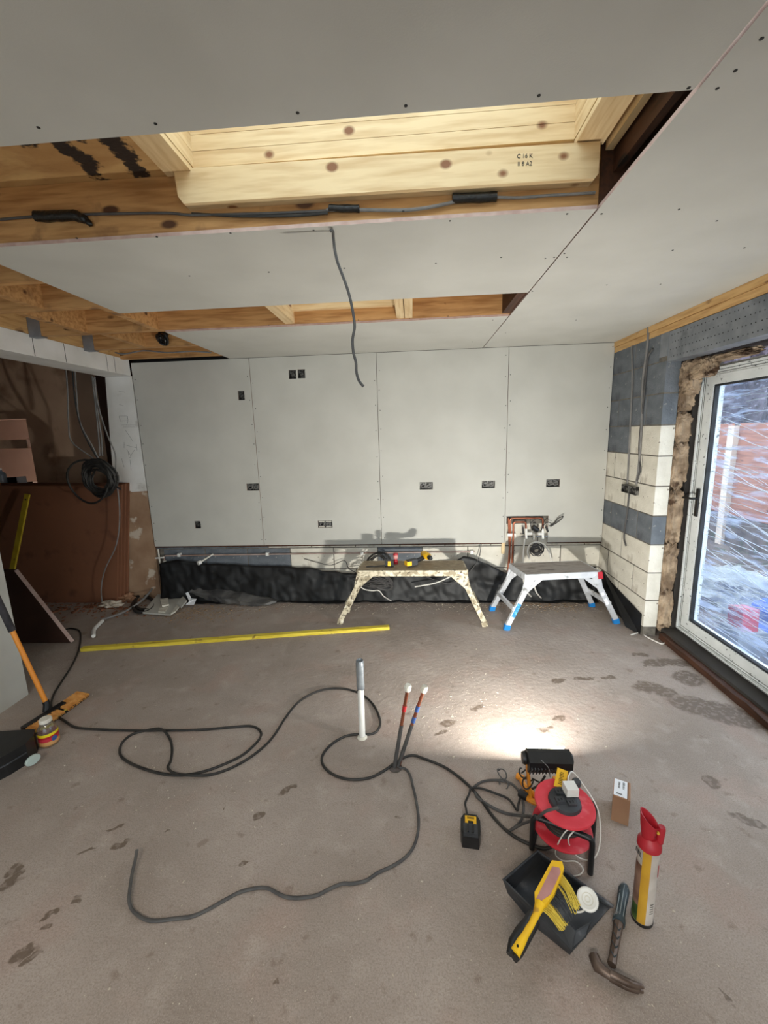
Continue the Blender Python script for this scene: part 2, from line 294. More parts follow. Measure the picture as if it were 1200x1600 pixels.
def smooth_path(pts, n=6):
    pts = [Vector(p) for p in pts]
    if len(pts) < 3: return pts
    P = [2*pts[0]-pts[1]] + pts + [2*pts[-1]-pts[-2]]; out = []
    for i in range(1, len(P)-2):
        a, b, c, d = P[i-1:i+3]
        for k in range(n):
            t = k/n
            out.append(.5*((2*b)+(c-a)*t+(2*a-5*b+4*c-d)*t*t+(-a+3*b-3*c+d)*t**3))
    out.append(pts[-1]); return out
def tube(bm, pts, r, seg=8, sm=5, cap=True):
    pts = smooth_path(pts, sm) if sm else [Vector(p) for p in pts]
    ring0 = None; N = Vector((0, 0, 1)); last = None; rings = []
    for i, p in enumerate(pts):
        d = (pts[min(i+1, len(pts)-1)] - pts[max(i-1, 0)])
        if d.length < 1e-9: continue
        d.normalize()
        if last is None:
            N = d.orthogonal().normalized()
        else:
            N = (N - d*N.dot(d)); N = N.normalized() if N.length > 1e-6 else d.orthogonal().normalized()
        last = d; Bn = d.cross(N); rr = r[min(i, len(r)-1)] if isinstance(r, list) else r
        rings.append([bm.verts.new(p + (N*math.cos(2*PI*k/seg)+Bn*math.sin(2*PI*k/seg))*rr) for k in range(seg)])
    for a, b in zip(rings, rings[1:]):
        for k in range(seg): bm.faces.new((a[k], a[(k+1) % seg], b[(k+1) % seg], b[k]))
    if cap and len(rings) > 1:
        bm.faces.new(rings[0][::-1]); bm.faces.new(rings[-1])
def lathe(bm, prof, c=(0, 0, 0), axis=(0, 0, 1), seg=24):
    c = Vector(c); ax = Vector(axis).normalized(); u = ax.orthogonal().normalized(); w = ax.cross(u); rings = []
    for (r, h) in prof:
        if r < 1e-6: rings.append([bm.verts.new(c+ax*h)])
        else: rings.append([bm.verts.new(c+ax*h+(u*math.cos(2*PI*k/seg)+w*math.sin(2*PI*k/seg))*r) for k in range(seg)])
    for a, b in zip(rings, rings[1:]):
        for k in range(seg):
            k2 = (k+1) % seg
            if len(a) == 1 and len(b) > 1: bm.faces.new((a[0], b[k2], b[k]))
            elif len(b) == 1 and len(a) > 1: bm.faces.new((a[k], a[k2], b[0]))
            elif len(a) > 1: bm.faces.new((a[k], a[k2], b[k2], b[k]))
def prism(bm, poly, off):
    """poly: list of 3D points (planar), extruded by vector off"""
    off = Vector(off); a = [bm.verts.new(Vector(p)) for p in poly]; b = [bm.verts.new(Vector(p)+off) for p in poly]
    bm.faces.new(a[::-1]); bm.faces.new(b)
    for i in range(len(a)): j = (i+1) % len(a); bm.faces.new((a[i], a[j], b[j], b[i]))
def root_of(o):
    while o.parent: o = o.parent
    return o
def obj(name, bm, m, parent=None, smooth=False, local=False, kind=None, label=None, origin=None):
    bmesh.ops.recalc_face_normals(bm, faces=bm.faces[:])
    me = bpy.data.meshes.new(name)
    org = Vector((0, 0, 0))
    if parent and not local: org = root_of(parent).location.copy()
    if parent is None and origin is not None: org = Vector(origin)
    if org.length: bmesh.ops.translate(bm, verts=bm.verts[:], vec=-org)
    bm.to_mesh(me); bm.free()
    for mm in (m if isinstance(m, (list, tuple)) else [m]): me.materials.append(mm)
    if smooth:
        for p in me.polygons: p.use_smooth = True
        me.set_sharp_from_angle(angle=.7)
    o = bpy.data.objects.new(name, me); COL.objects.link(o)
    if parent: o.parent = parent
    elif origin is not None: o.location = origin
    if kind: o['kind'] = kind
    if label: o['label'] = label
    return o
def inst(name, me, parent, loc=(0, 0, 0), rot=(0, 0, 0), scale=(1, 1, 1), kind=None):
    o = bpy.data.objects.new(name, me); COL.objects.link(o); o.parent = parent
    o.location = Vector(loc) - (root_of(parent).location if parent else Vector((0,0,0))); o.rotation_euler = rot; o.scale = scale
    if kind: o['kind'] = kind
    return o
def thing(name, label, cat, loc=(0, 0, 0), rot=(0, 0, 0), group=None):
    o = bpy.data.objects.new(name, None); COL.objects.link(o); o.empty_display_size = .05; o.location = loc; o.rotation_euler = rot
    o['label'] = label; o['category'] = cat
    if group: o['group'] = group
    return o
def tag(o, label, cat, group=None):
    o['label'] = label; o['category'] = cat
    if group: o['group'] = group
    return o
def setting(name, label=None, cat=None, loc=(0, 0, 0)):
    o = bpy.data.objects.new(name, None); COL.objects.link(o); o['kind'] = 'structure'; o.location = loc
    o['label'] = label; o['category'] = cat
    return o
def board(bm, ax, v, t, a0, a1, b0, b1, holes=()):
    """sheet in the plane ax=v (thickness t away), spanning a x b, with rectangular holes (a0,a1,b0,b1)"""
    A = sorted({a0, a1, *[x for h in holes for x in h[:2]]}); Bq = sorted({b0, b1, *[x for h in holes for x in h[2:]]})
    A = [x for x in A if a0 <= x <= a1]; Bq = [x for x in Bq if b0 <= x <= b1]
    def P(a, b, d):
        return {0: (v+d, a, b), 1: (a, v+d, b), 2: (a, b, v+d)}[ax]
    filled = {}
    for i in range(len(A)-1):
        for j in range(len(Bq)-1):
            ca, cb = (A[i]+A[i+1])/2, (Bq[j]+Bq[j+1])/2
            filled[i, j] = not any(h[0] < ca < h[1] and h[2] < cb < h[3] for h in holes)
    vs = {}
    def V(i, j, d):
        k = (i, j, d)
        if k not in vs: vs[k] = bm.verts.new(P(A[i], Bq[j], t if d else 0))
        return vs[k]
    for (i, j), f in filled.items():
        if not f: continue
        for d in (0, 1): bm.faces.new((V(i,j,d), V(i+1,j,d), V(i+1,j+1,d), V(i,j+1,d)))
        for (di, dj, e) in ((-1,0,((i,j),(i,j+1))), (1,0,((i+1,j),(i+1,j+1))), (0,-1,((i,j),(i+1,j))), (0,1,((i,j+1),(i+1,j+1)))):
            if not filled.get((i+di, j+dj), False):
                (p, q) = e; fc = bm.faces.new((V(*p,0), V(*q,0), V(*q,1), V(*p,1))); fc.material_index = 1
    return bm
def text_mesh(s, size, depth=.0004):
    c = bpy.data.curves.new('lettering', 'FONT'); c.body = s; c.size = size; c.extrude = depth; c.align_x = 'CENTER'; c.align_y = 'CENTER'
    o = bpy.data.objects.new('t', c); COL.objects.link(o); dg = bpy.context.evaluated_depsgraph_get()
    me = bpy.data.meshes.new_from_object(o.evaluated_get(dg)); bpy.data.objects.remove(o); return me
def text(s, size, m, parent, loc, xdir, ydir, name='lettering'):
    me = text_mesh(s, size); me.materials.clear(); me.materials.append(m)
    x = Vector(xdir).normalized(); y = Vector(ydir).normalized(); z = x.cross(y)
    R = Matrix((x, y, z)).transposed().to_4x4(); R.translation = Vector(loc) - root_of(parent).location
    me.transform(R); o = bpy.data.objects.new(name, me); COL.objects.link(o); o.parent = parent; return o
def rnd(a, b): return random.uniform(a, b)


# ------------------------------------------------------------------ SETTING
D, ZC, X1, XL, XJ = 4.052, 2.382, 1.807, -2.69, .648
TB = .0125      # plasterboard
# floor
b = NB(); box(b, (-6.2, -3.2, -.12), (2.12, 6.2, 0)); o = obj('floor', b, M['floor']); o['kind'] = 'structure'

# ---- ceiling
ceil = setting('ceiling', 'roof timbers and grey plasterboards overhead', None)
def cboard(x0, x1, y0, y1, scr):
    b = NB(); board(b, 2, ZC, TB, x0, x1, y0, y1)
    o = obj('plasterboard', b, [M['board'], M['boardcore']], ceil)
    s = NB()
    for (x, y) in scr:
        lathe(s, [(0, -.0012), (.0042, -.0012), (.0042, .001)], (x, y, ZC), seg=8)
    if scr: obj('screw_heads', s, M['screw'], o, kind='stuff')
    return o
def scr(pxs): return [tuple(F(u, v, ZC))[:2] for u, v in pxs]
cboard(-2.69, -1.755, -.3, 1.145, [])
cboard(-1.75, XJ-.005, -.05, 1.145, scr([(60,199),(243,193),(465,176),(634,165),(842,149),(1076,137)]))
cboard(-1.75, XJ-.005, -1.25, -.055, []); cboard(-2.69, -1.755, -2.4, -.305, []); cboard(-1.75, XJ-.005, -3.0, -1.255, [])
cboard(-1.70, XJ-.002, 1.655, 2.53, scr([(120,372),(245,370),(360,364),(490,360),(296,431),(420,425),(538,419),(681,411),(783,402),(703,345),(886,334),(852,404),(630,330)]))
cboard(-1.70, XJ-.002, 3.0, D, scr([(420,508),(560,500),(700,494),(770,500),(640,498),(738,534)]))
cboard(XJ+.004, X1, .30, D-.002, scr([(940,334),(886,402),(882,396),(1061,327),(1051,391),(948,445),(1163,387),(1032,444),(866,402),(832,455),(790,520),(1120,345),(900,500),(1149,110),(1121,138),(1190,60)]))
cboard(XJ+.008, X1, -.85, .295, [])
cboard(XJ+.008, X1, -3.0, -.855, [])
def joist(x0, x1, y, w=.047, h=.2, m='joistX', z=2.3955, nm='joist'):
    b = NB(); box(b, (x0, y, z), (x1, y+w, z+h)); bevel(b, .002); return obj(nm, b, M[m], ceil)
J0 = -2.69
joist(J0, X1, 1.685, z=2.3955)
joist(J0, -1.0, 2.02, z=2.3955); joist(J0, X1, 2.43, z=2.3955); joist(J0, X1, 2.985); joist(J0, X1, 3.49); joist(J0, X1, 3.93)
for y in (.35-.06, -.3, -.9, -1.5, -2.1, -2.7): joist(J0, X1, y)
for y in (.7, 1.15): joist(J0, -1.85, y)
joist(-1.9, -1.85, 1.66)
# noggins seen in the open corner and skylight trimmers
def nog(x, y0, y1, m, w=.047, z=2.3955, h=.2, nm='noggin'):
    b = NB(); box(b, (x, y0, z), (x+w, y1, z+h)); bevel(b, .0015); obj(nm, b, M[m], ceil)
nog(-2.12, 2.067, 2.43, 'joistX'); nog(-2.3, 2.477, 2.985, 'joistX', h=.19); nog(-1.78, 2.477, 2.985, 'joistX'); nog(-2.2, 3.032, 3.49, 'joistX')
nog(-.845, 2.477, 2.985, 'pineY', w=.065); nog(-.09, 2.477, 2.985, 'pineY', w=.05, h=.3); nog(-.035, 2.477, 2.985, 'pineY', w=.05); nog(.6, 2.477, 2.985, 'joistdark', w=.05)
nog(-2.74, .2, D, 'plateY', w=.047, z=2.41, h=.185, nm='trimmer')
# joist hangers on the trimmer
for y in (2.02, 2.43, 2.985, 3.49):
    b = NB(); box(b, (-2.69, y-.004, 2.388), (-2.60, y+.051, 2.391)); box(b, (-2.69, y-.0035, 2.388), (-2.60, y-.001, 2.52)); box(b, (-2.69, y+.048, 2.388), (-2.6, y+.0505, 2.52))
    obj('joist_hanger', b, M['steel'], ceil)
# roof deck with two openings
b = NB(); board(b, 2, 2.5965, .02, -2.8, 2.2, -3.2, 4.4, holes=[(-.80, .60, .33, 1.69), (-.81, -.06, 2.48, 2.97)])
obj('roof_deck', b, M['osb'], ceil)
# dark boards added right of the skylight, the bay's shade put into their colour
b = NB(); box(b, (.70, 1.1, 2.5), (.725, 1.684, 2.5955)); obj('shade_board', b, M['joistdark'], ceil)
b = NB(); box(b, (.70, 1.1, 2.588), (1.1, 1.684, 2.5955)); obj('deck_shade_board', b, M['joistdark'], ceil)
b = NB(); box(b, (.98, 1.1, 2.396), (1.02, 1.684, 2.587)); obj('shade_board', b, M['joistdark'], ceil)
b = NB(); box(b, (.70, .9, 2.396), (1.0, 1.1, 2.5955)); obj('shade_board', b, M['joistdark'], ceil)

b = NB(); box(b, (.66, 1.676, 2.3965), (1.0, 1.6845, 2.5955)); obj('shade_board', b, M['joistdark'], ceil)  # thin dark board added over the lit joist end to shade it by colour

# ---- skylights
def skylight(n, x0, x1, y0, y1, levels, gl):
    s = setting(n, 'deep rooflight shaft of stacked new pine boards', None)
    zb = 2.60
    for k in range(levels):
        z = zb + k*.0515
        w = .045
        for (nm, A, Bx, mm) in (('upstand_board', (x0-.1, y1, z), (x1+.1, y1+w, z+.050), 'pineX'), ('upstand_board', (x0-.1, y0-w, z), (x1+.1, y0, z+.05), 'pineX'),
                        ('upstand_board', (x0-w, y0, z), (x0-.0005, y1, z+.05), 'pineY'), ('upstand_board', (x1+.0005, y0, z), (x1+w, y1, z+.05), 'pineY')):
            b = NB(); box(b, A, Bx); bevel(b, .004); obj(nm, b, M[mm], s)
    zt = zb + levels*.0515
    b = NB(); board(b, 2, zt, .05, x0-.06, x1+.06, y0-.06, y1+.06, holes=[(x0+.03, x1-.03, y0+.03, y1-.03)]); obj('window_frame', b, [M['gasket'], M['gasket']], s)
    g = NB(); box(g, (x0+.02, y0+.02, zt+.02), (x1-.02, y1-.02, zt+.026)); obj('pane', g, M['skyglass'], s)
    return s
def glassmat(name, tint):
    m = bpy.data.materials.new(name); m.use_nodes = True; t = m.node_tree; n = t.nodes; L = t.links; n.clear()
    o = n.new('ShaderNodeOutputMaterial'); a = n.new('ShaderNodeBsdfTransparent'); a.inputs[0].default_value = tint; g = n.new('ShaderNodeBsdfGlossy'); g.inputs['Roughness'].default_value = .03
    lw = n.new('ShaderNodeLayerWeight'); lw.inputs[0].default_value = .5; pw = n.new('ShaderNodeMath'); pw.operation = 'POWER'; L.new(lw.outputs['Facing'], pw.inputs[0]); pw.inputs[1].default_value = 4
    fr = n.new('ShaderNodeMath'); fr.operation = 'MULTIPLY_ADD'; L.new(pw.outputs[0], fr.inputs[0]); fr.inputs[1].default_value = .35; fr.inputs[2].default_value = .03; x = n.new('ShaderNodeMixShader'); L.new(fr.outputs[0], x.inputs[0]); L.new(a.outputs[0], x.inputs[1]); L.new(g.outputs[0], x.inputs[2]); L.new(x.outputs[0], o.inputs[0]); return m
M['skyglass'] = glassmat('skylight_glass', (.9, .95, .95, 1)); M['glass'] = glassmat('door_glass', (.9, .94, .96, 1))
skylight('window_1', -.765, .56, .36, 1.66, 7, 1)
skylight('window_2', -.78, -.09, 2.5, 2.94, 7, 1)
# linings of the first shaft seen from below
b = NB(); box(b, (-.865, .3, 2.578), (-.766, 1.66, 2.5955)); bevel(b, .002); obj('lining_board', b, M['pineY'], ceil)
b = NB(); box(b, (.561, .3, 2.578), (.655, 1.66, 2.5955)); bevel(b, .002); obj('lining_board', b, M['pineY'], ceil)
b = NB(); box(b, (.665, .3, 2.56), (.69, 1.66, 2.5955)); bevel(b, .002); obj('lining_batten', b, M['pineY'], ceil)
# pale header bolted on the joist, with a nibbled lower corner
b = NB(); prism(b, [(-.828, 1.635, 2.586), (-.822, 1.635, 2.50), (-.805, 1.635, 2.476), (.625, 1.635, 2.466), (.637, 1.635, 2.48), (.637, 1.635, 2.574)], (0, .049, 0)); bevel(b, .003)
hd = obj('header_timber', b, M['pineX'], ceil, label='pale new header timber fixed to the brown joist')
s_ = []
p0 = B(820, 244, 1.6345); p1 = B(820, 256, 1.6345)
text('C 16 K', .018, M['sheathX'], hd, p0, (1, 0, -.03), (.03, 0, 1)); text('II 8 A2', .018, M['sheathX'], hd, p1, (1, 0, -.03), (.03, 0, 1))
# small pale plate in the second bay
b = NB(); box(b, (-.78, 2.95, 2.47), (-.09, 2.984, 2.52)); bevel(b, .002); obj('header_timber', b, M['pineX'], ceil)

# ---- back wall: boards, battens, block courses
wb = setting('wall_back', 'far wall lined with four tall grey plasterboards above bare blocks', None)
XS = [-2.677, -1.517, -.317, .883, X1-.004]
ZB = .566
boxes = [  # u, v, width, height, gang
 (377,618,.062,.085), (457,585,.07,.08), (471,584,.07,.08), (395,761,.125,.072), (508,819,.145,.072), (309,820,.062,.075), (666,759,.125,.072), (763,757,.125,.072), (864,755,.125,.072)]
holes = []
for (u, v, w, h) in boxes:
    p = B(u, v, D); holes.append((p.x-w/2, p.x+w/2, p.z-h/2, p.z+h/2))
acc_hole = (.897, 1.293, ZB-.01, .83)
for i in range(4):
    x0, x1 = XS[i]+.002, XS[i+1]-.002
    hs = []
    for h in holes + [acc_hole]:
        a, c = max(h[0], x0), min(h[1], x1)
        if a < c: hs.append((a, c, max(h[2], ZB), h[3]))
    b = NB(); board(b, 1, D, TB, x0, x1, ZB, 2.379, hs)
    o = obj('plasterboard', b, [M['board'], M['boardcore']], wb)
    s = NB()
    for x in (x0+.02, x1-.02):
        z = ZB+.06
        while z < 2.36:
            if not any(h[0]-.02 < x < h[1]+.02 and h[2]-.02 < z < h[3]+.02 for h in hs): lathe(s, [(0, -.001), (.0042, -.001), (.0042, .001)], (x+rnd(-.006, .006), D, z), (0, 1, 0), 8)
            z += rnd(.17, .26)
    obj('screw_heads', s, M['screw'], o, kind='stuff')
# backing of the wall
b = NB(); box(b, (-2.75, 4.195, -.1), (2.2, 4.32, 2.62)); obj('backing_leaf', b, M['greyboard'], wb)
b = NB(); board(b, 1, 4.0925, .095, -2.69, X1, -.05, .86); obj('mortar_bed', b, [M['mortar'], M['mortar']], wb)
b = NB(); box(b, (-2.69, 4.068, .548), (.88, 4.088, .572)); obj('batten', b, M['joistdark'], wb)
b = NB(); box(b, (1.30, 4.068, .548), (X1, 4.088, .572)); obj('batten', b, M['joistdark'], wb)
BM = {}
def blockmesh(l, h, d, m):
    k = (round(l, 3), round(h, 3), round(d, 3), m)
    if k not in BM:
        b = NB(); box(b, (-l/2, 0, -h/2), (l/2, d, h/2)); bevel(b, .004)
        me = bpy.data.meshes.new('block'); bmesh.ops.recalc_face_normals(b, faces=b.faces[:]); b.to_mesh(me); b.free(); me.materials.append(M[m]); BM[k] = me
    return BM[k]
for k in range(4):
    z = .075 + .225*(k-1) + .1075+.005
    x = -2.69 - (.225 if k % 2 else 0) + .08
    while x < X1:
        a, c = max(x, -2.69), min(x+.44, X1)
        if c-a > .06:
            dark = (c < -1.05) or (k == 2 and -.1 < (a+c)/2 < .0) or random.random() < .06
            inst('block', blockmesh(c-a, .215, .07, 'greyblock' if dark else 'creamblock'), wb, ((a+c)/2, 4.09+rnd(-.002, .002), z))
        x += .45
# recess around the valve opening: timber noggins
b = NB(); box(b, (.862, 4.066, .45), (.893, 4.086, .60)); obj('batten', b, M['pineZ'], wb)

# metal back boxes in the cut-outs
where = ['small single cable box high on the leftmost board, near the first seam', 'left one of the twin cable boxes high under the ceiling', 'right one of the twin cable boxes high under the ceiling',
 'double cable box straddling the first board seam at mid height', 'pale double socket box low on the second board', 'small single socket box low on the leftmost board',
 'double cable box at mid height on the third board, nearer the second seam', 'double cable box at mid height on the third board, beside the third seam', 'double cable box at mid height on the right board, above the pipe opening']
for (h, lb, (u, v, w, hh)) in zip(holes, where, boxes):
    c = Vector(((h[0]+h[1])/2, D+TB, (h[2]+h[3])/2)); t = thing('back_box', lb, 'socket box', c, group='back boxes in the far wall')
    b = NB(); a0, a1, z0, z1 = h[0]+.002, h[1]-.002, h[2]+.002, h[3]-.002; y0, y1 = D+.006, D+.034
    for A, Bx in (((a0, y1-.001, z0), (a1, y1, z1)), ((a0, y0, z0), (a0+.0015, y1, z1)), ((a1-.0015, y0, z0), (a1, y1, z1)), ((a0, y0, z0), (a1, y1, z0+.0015)), ((a0, y0, z1-.0015), (a1, y1, z1))): box(b, A, Bx)
    obj('box_shell', b, M['gunmetal'], t)
    for q in range(2 if w > .1 else 1):
        b = NB(); cx = c.x + (q-.5)*w*.45 if w > .1 else c.x
        pts = [(cx-.018, y1-.004, c.z+.028), (cx+.012, D+.014, c.z+.02), (cx+.02, D+.008, c.z-.008), (cx-.008, D+.01, c.z-.02), (cx-.02, D+.016, c.z+.002), (cx+.002, D+.018, c.z+.012)]
        tube(b, pts, .0042, 6); obj('cable_tail', b, M['greycable' if w > .1 else 'blackrubber'], t, smooth=True)
    if w > .14:
        for q in (-1, 1):
            for e in (-.026, .026):
                b = NB(); cx = c.x+q*.036; box(b, (cx-.028, D+.003, c.z+e-.004), (cx+.028, D+.0055, c.z+e+.004)); obj('lug', b, M['dirtywhite'], t)

# ---- right wall
wr = setting('wall_right', 'right hand wall of dark and cream blocks beside the glazed door', None)
YR = 3.245
rows = [('cream',)]*4
def rblock(y0, y1, z, m, x=X1, d=.1):
    me = blockmesh(y1-y0, .215, d, m)
    inst('block', me, wr, (x, (y0+y1)/2, z+.1125), (0, 0, -PI/2))
pat = ['creamblock', 'creamblock', 'creamblock', 'creamblock', 'greyblock', 'creamblock', 'creamblock', 'mix', 'greyblock', 'greyblock', 'greyblock']
for k in range(-1, 10):
    z = .075+.225*k; kk = k+1; m = pat[kk]
    if kk == 0: z = -.15
    cuts = [YR, YR+.215, YR+.665, 4.09] if k % 2 else [YR, YR+.44, 4.09]
    if k == 9: cuts = [YR+.1, YR+.44, 4.09]
    for i in range(len(cuts)-1):
        y0, y1 = cuts[i]+(.005 if i else 0), cuts[i+1]-.005
        mm = m
        if m == 'mix': mm = 'creamblock' if i == 0 else 'greyblock'
        if kk == 7 and cuts[i+1] > 4: mm = 'greyblock'
        if k >= 0: rblock(y0, y1, z, mm)
b = NB(); box(b, (X1+.0018, YR+.0018, 0), (X1+.0982, 4.19, 2.325)); obj('mortar_bed', b, M['mortar'], wr)
# stub of blockwork near the camera (beyond the picture) closes the room
b = NB(); box(b, (X1, -3.2, 0), (2.2, 1.02, 2.38)); obj('near_blockwork', b, M['creamblock'], wr)
# outer leaf past the cavity
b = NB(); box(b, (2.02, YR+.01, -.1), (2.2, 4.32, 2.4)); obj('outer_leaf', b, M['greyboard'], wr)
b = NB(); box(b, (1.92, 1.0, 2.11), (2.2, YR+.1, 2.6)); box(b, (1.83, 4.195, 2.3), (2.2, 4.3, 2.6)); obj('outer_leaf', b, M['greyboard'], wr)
# lintel with pressed holes
b = NB()
box(b, (X1, 1.0, 2.092), (X1+.004, YR-.002, 2.288)); box(b, (X1, 1.0, 2.088), (X1+.11, YR-.002, 2.092)); box(b, (X1+.105, 1.0, 2.092), (X1+.11, YR-.002, 2.288))
box(b, (X1-.002, YR-.004, 2.13), (X1+.1, YR+.095, 2.31))
lint = obj('lintel', b, M['steel'], wr, label='grey galvanised steel lintel with rows of small holes')
b = NB()
for i in range(52):
    for j in range(4):
        y = 1.6+i*.034+(.017 if j % 2 else 0)+rnd(-.005, .005); z = 2.115+j*.048
        if y < YR-.03: lathe(b, [(0, -.0008), (.0035, -.0008), (.0035, .001)], (X1-.0002, y, z), (1, 0, 0), 6)
obj('pressed_holes', b, M['blackhole'], lint, kind='stuff')
# timber plates on top
b = NB(); box(b, (X1-.012, 1.0, 2.338), (X1+.09, 4.05, 2.381)); bevel(b, .002); obj('wall_plate', b, M['plateY'], wr)
b = NB(); box(b, (X1-.004, 1.0, 2.292), (X1+.09, 4.05, 2.335)); bevel(b, .002); obj('wall_plate', b, M['plateY'], wr)
# mineral wool batts in the cavity, piece by piece, with a tuft under the lintel
def woolpiece(c, s, seed, sub=5):
    b = NB(); bmesh.ops.create_icosphere(b, subdivisions=sub, radius=1)
    for v in b.verts:
        p = v.co; 
        q = Vector([math.copysign(abs(x)**.55, x) for x in p])
        k = 1 + .22*noise.noise(Vector((q.x*2+seed, q.y*2, q.z*4))) + .10*noise.noise(q*9+Vector((seed, 0, 0))) + .08*noise.noise(q*22+Vector((0, seed, 0))) + .06*noise.noise(Vector((q.x*40, q.y*40, q.z*90+seed)))
        v.co = Vector(c) + Vector((q.x*s[0]*k, q.y*s[1]*k, q.z*s[2]*k))
    return b
zz = .05; i = 0
for hgt in (.34, .37, .43, .33, .22, .18):
    o = obj('wool_batt', woolpiece((1.965, YR+.035, zz+hgt/2), (.056, .05, hgt/2*.97), i*3.1), M['wool'], wr, smooth=True); zz += hgt; i += 1
for c, s in (((1.96, YR-.03, 2.0), (.06, .05, .09)), ((1.95, YR-.16, 2.02), (.05, .12, .065)), ((1.965, YR-.04, 1.92), (.045, .05, .07)), ((1.99, YR-.40, 2.062), (.05, .17, .022))):
    obj('wool_tuft', woolpiece(c, s, i*2.7), M['wool'], wr, smooth=True); i += 1

# ---- left side: boxed beam, pier, near boarded wall end, kitchen beyond
wl = setting('wall_left', 'opening to the dark room with white boxed beam and pier', None)
b = NB(); box(b, (-2.95, 1.9, 2.262), (XL, 4.05, 2.408)); bevel(b, .003); obj('boxed_beam', b, M['whitepaint'], wl, label='white painted boxed beam over the opening')
b = NB()
for y in (3.28, 3.0, 3.74, 3.84): box(b, (XL-.001, y, 2.265), (XL+.0012, y+.004, 2.405))
obj('joint_lines', b, M['sheathX'], wl)
b = NB(); prism(b, [(-3.085, 4.062, 0), (XL+.003, 4.062, 0), (XL+.003, 4.062, 1.145), (-2.85, 4.062, 1.135), (-2.86, 4.062, 1.15), (-3.03, 4.062, 1.15)], (0, .2, 0)); obj('pier_plaster', b, M['plaster'], wl, label='bare brown plaster foot of the pier')
b = NB(); prism(b, [(-3.03, 4.056, 1.15), (-2.86, 4.056, 1.148), (-2.85, 4.056, 1.138), (XL+.003, 4.056, 1.145), (XL+.003, 4.056, 2.262), (-2.955, 4.056, 2.262)], (0, .2, 0)); pb = obj('pier_board', b, M['whitepaint'], wl, label='white painted upper half of the pier with pencil notes')
# pencil sketch on the pier
b = NB()
def stroke(pts, r=.0016):
    for p, q in zip(pts, pts[1:]):
        beam(b, B(*p, 4.0555), B(*q, 4.0555), r, .001, (0, 1, 0))
stroke([(186,650),(199,650),(200,657),(188,658),(186,650)]); stroke([(190,664),(212,664)]); stroke([(192,667),(212,667)]); stroke([(200,658),(198,664)])
stroke([(194,695),(214,700)]); stroke([(194,691),(194,700)]); stroke([(213,694),(214,704)]); stroke([(198,702),(204,712),(210,703)]); stroke([(200,706),(202,716),(206,712)]); stroke([(185,611),(195,613)]); stroke([(196,672),(208,690)]); stroke([(190,716),(194,730)])
stroke([(186,632),(193,634)]); stroke([(203,718),(205,735)])
obj('pencil_notes', b, M['sheathX'], pb)
# near wall end, boarded
b = NB(); box(b, (-2.72, .3, 0), (-2.585, 2.378, 2.262)); bevel(b, .003); obj('near_pier_board', b, M['board'], wl, label='pale boarded wall end at the left edge')
b = NB(); box(b, (-2.95, -3.2, 0), (-2.72, 2.3, 2.6)); obj('near_blockwork', b, M['creamblock'], wl)
# kitchen shell
b = NB(); box(b, (-6.2, 4.6, 0), (-4.36, 4.72, 1.20)); box(b, (-4.36, 4.6, 0), (-3.46, 4.72, 2.7)); box(b, (-6.2, 4.6, 1.93), (-4.36, 4.72, 2.7)); box(b, (-6.2, 4.6, 1.60), (-4.40, 4.66, 1.70)); 
obj('plastered_partition', b, M['kitchenwall'], wl, label='rough brown plastered partition behind the opening')
b = NB(); box(b, (-6.3, 5.3, 0), (-4.2, 5.4, 2.7)); obj('far_room_wall', b, M['cream'], wl)
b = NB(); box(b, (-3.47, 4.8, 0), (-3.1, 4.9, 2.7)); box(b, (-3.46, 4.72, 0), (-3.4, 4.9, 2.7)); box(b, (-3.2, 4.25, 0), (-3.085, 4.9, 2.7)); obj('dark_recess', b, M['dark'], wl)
b = NB(); box(b, (-6.3, .2, 0), (-6.2, 5.4, 2.7)); box(b, (-6.2, .2, 0), (-2.95, .3, 2.7)); obj('far_left_wall', b, M['kitchenwall'], wl)
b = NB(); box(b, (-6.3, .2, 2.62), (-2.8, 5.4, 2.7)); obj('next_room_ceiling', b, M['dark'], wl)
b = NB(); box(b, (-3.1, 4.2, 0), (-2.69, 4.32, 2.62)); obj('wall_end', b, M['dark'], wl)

# unseen wall behind the camera, its broad window added to let fill daylight in
wn = setting('wall_rear', 'wall behind the camera', None)
b = NB(); board(b, 1, -3.1, -.1, -2.95, 2.2, 0, 2.62, holes=[(-2.2, 1.4, .35, 2.2)]); obj('rear_blockwork', b, [M['creamblock']]*2, wn)
b = NB(); board(b, 1, -3.09, -.06, -2.2, 1.4, .35, 2.2, holes=[(-2.14, -.43, .41, 2.14), (-.37, 1.34, .41, 2.14)]); obj('window_frame', b, [M['upvc']]*2, wn)
b = NB(); box(b, (-2.14, -3.13, .41), (-.43, -3.124, 2.14)); obj('pane', b, M['skyglass'], wn)
b = NB(); box(b, (-.37, -3.13, .41), (1.34, -3.124, 2.14)); obj('pane', b, M['skyglass'], wn)

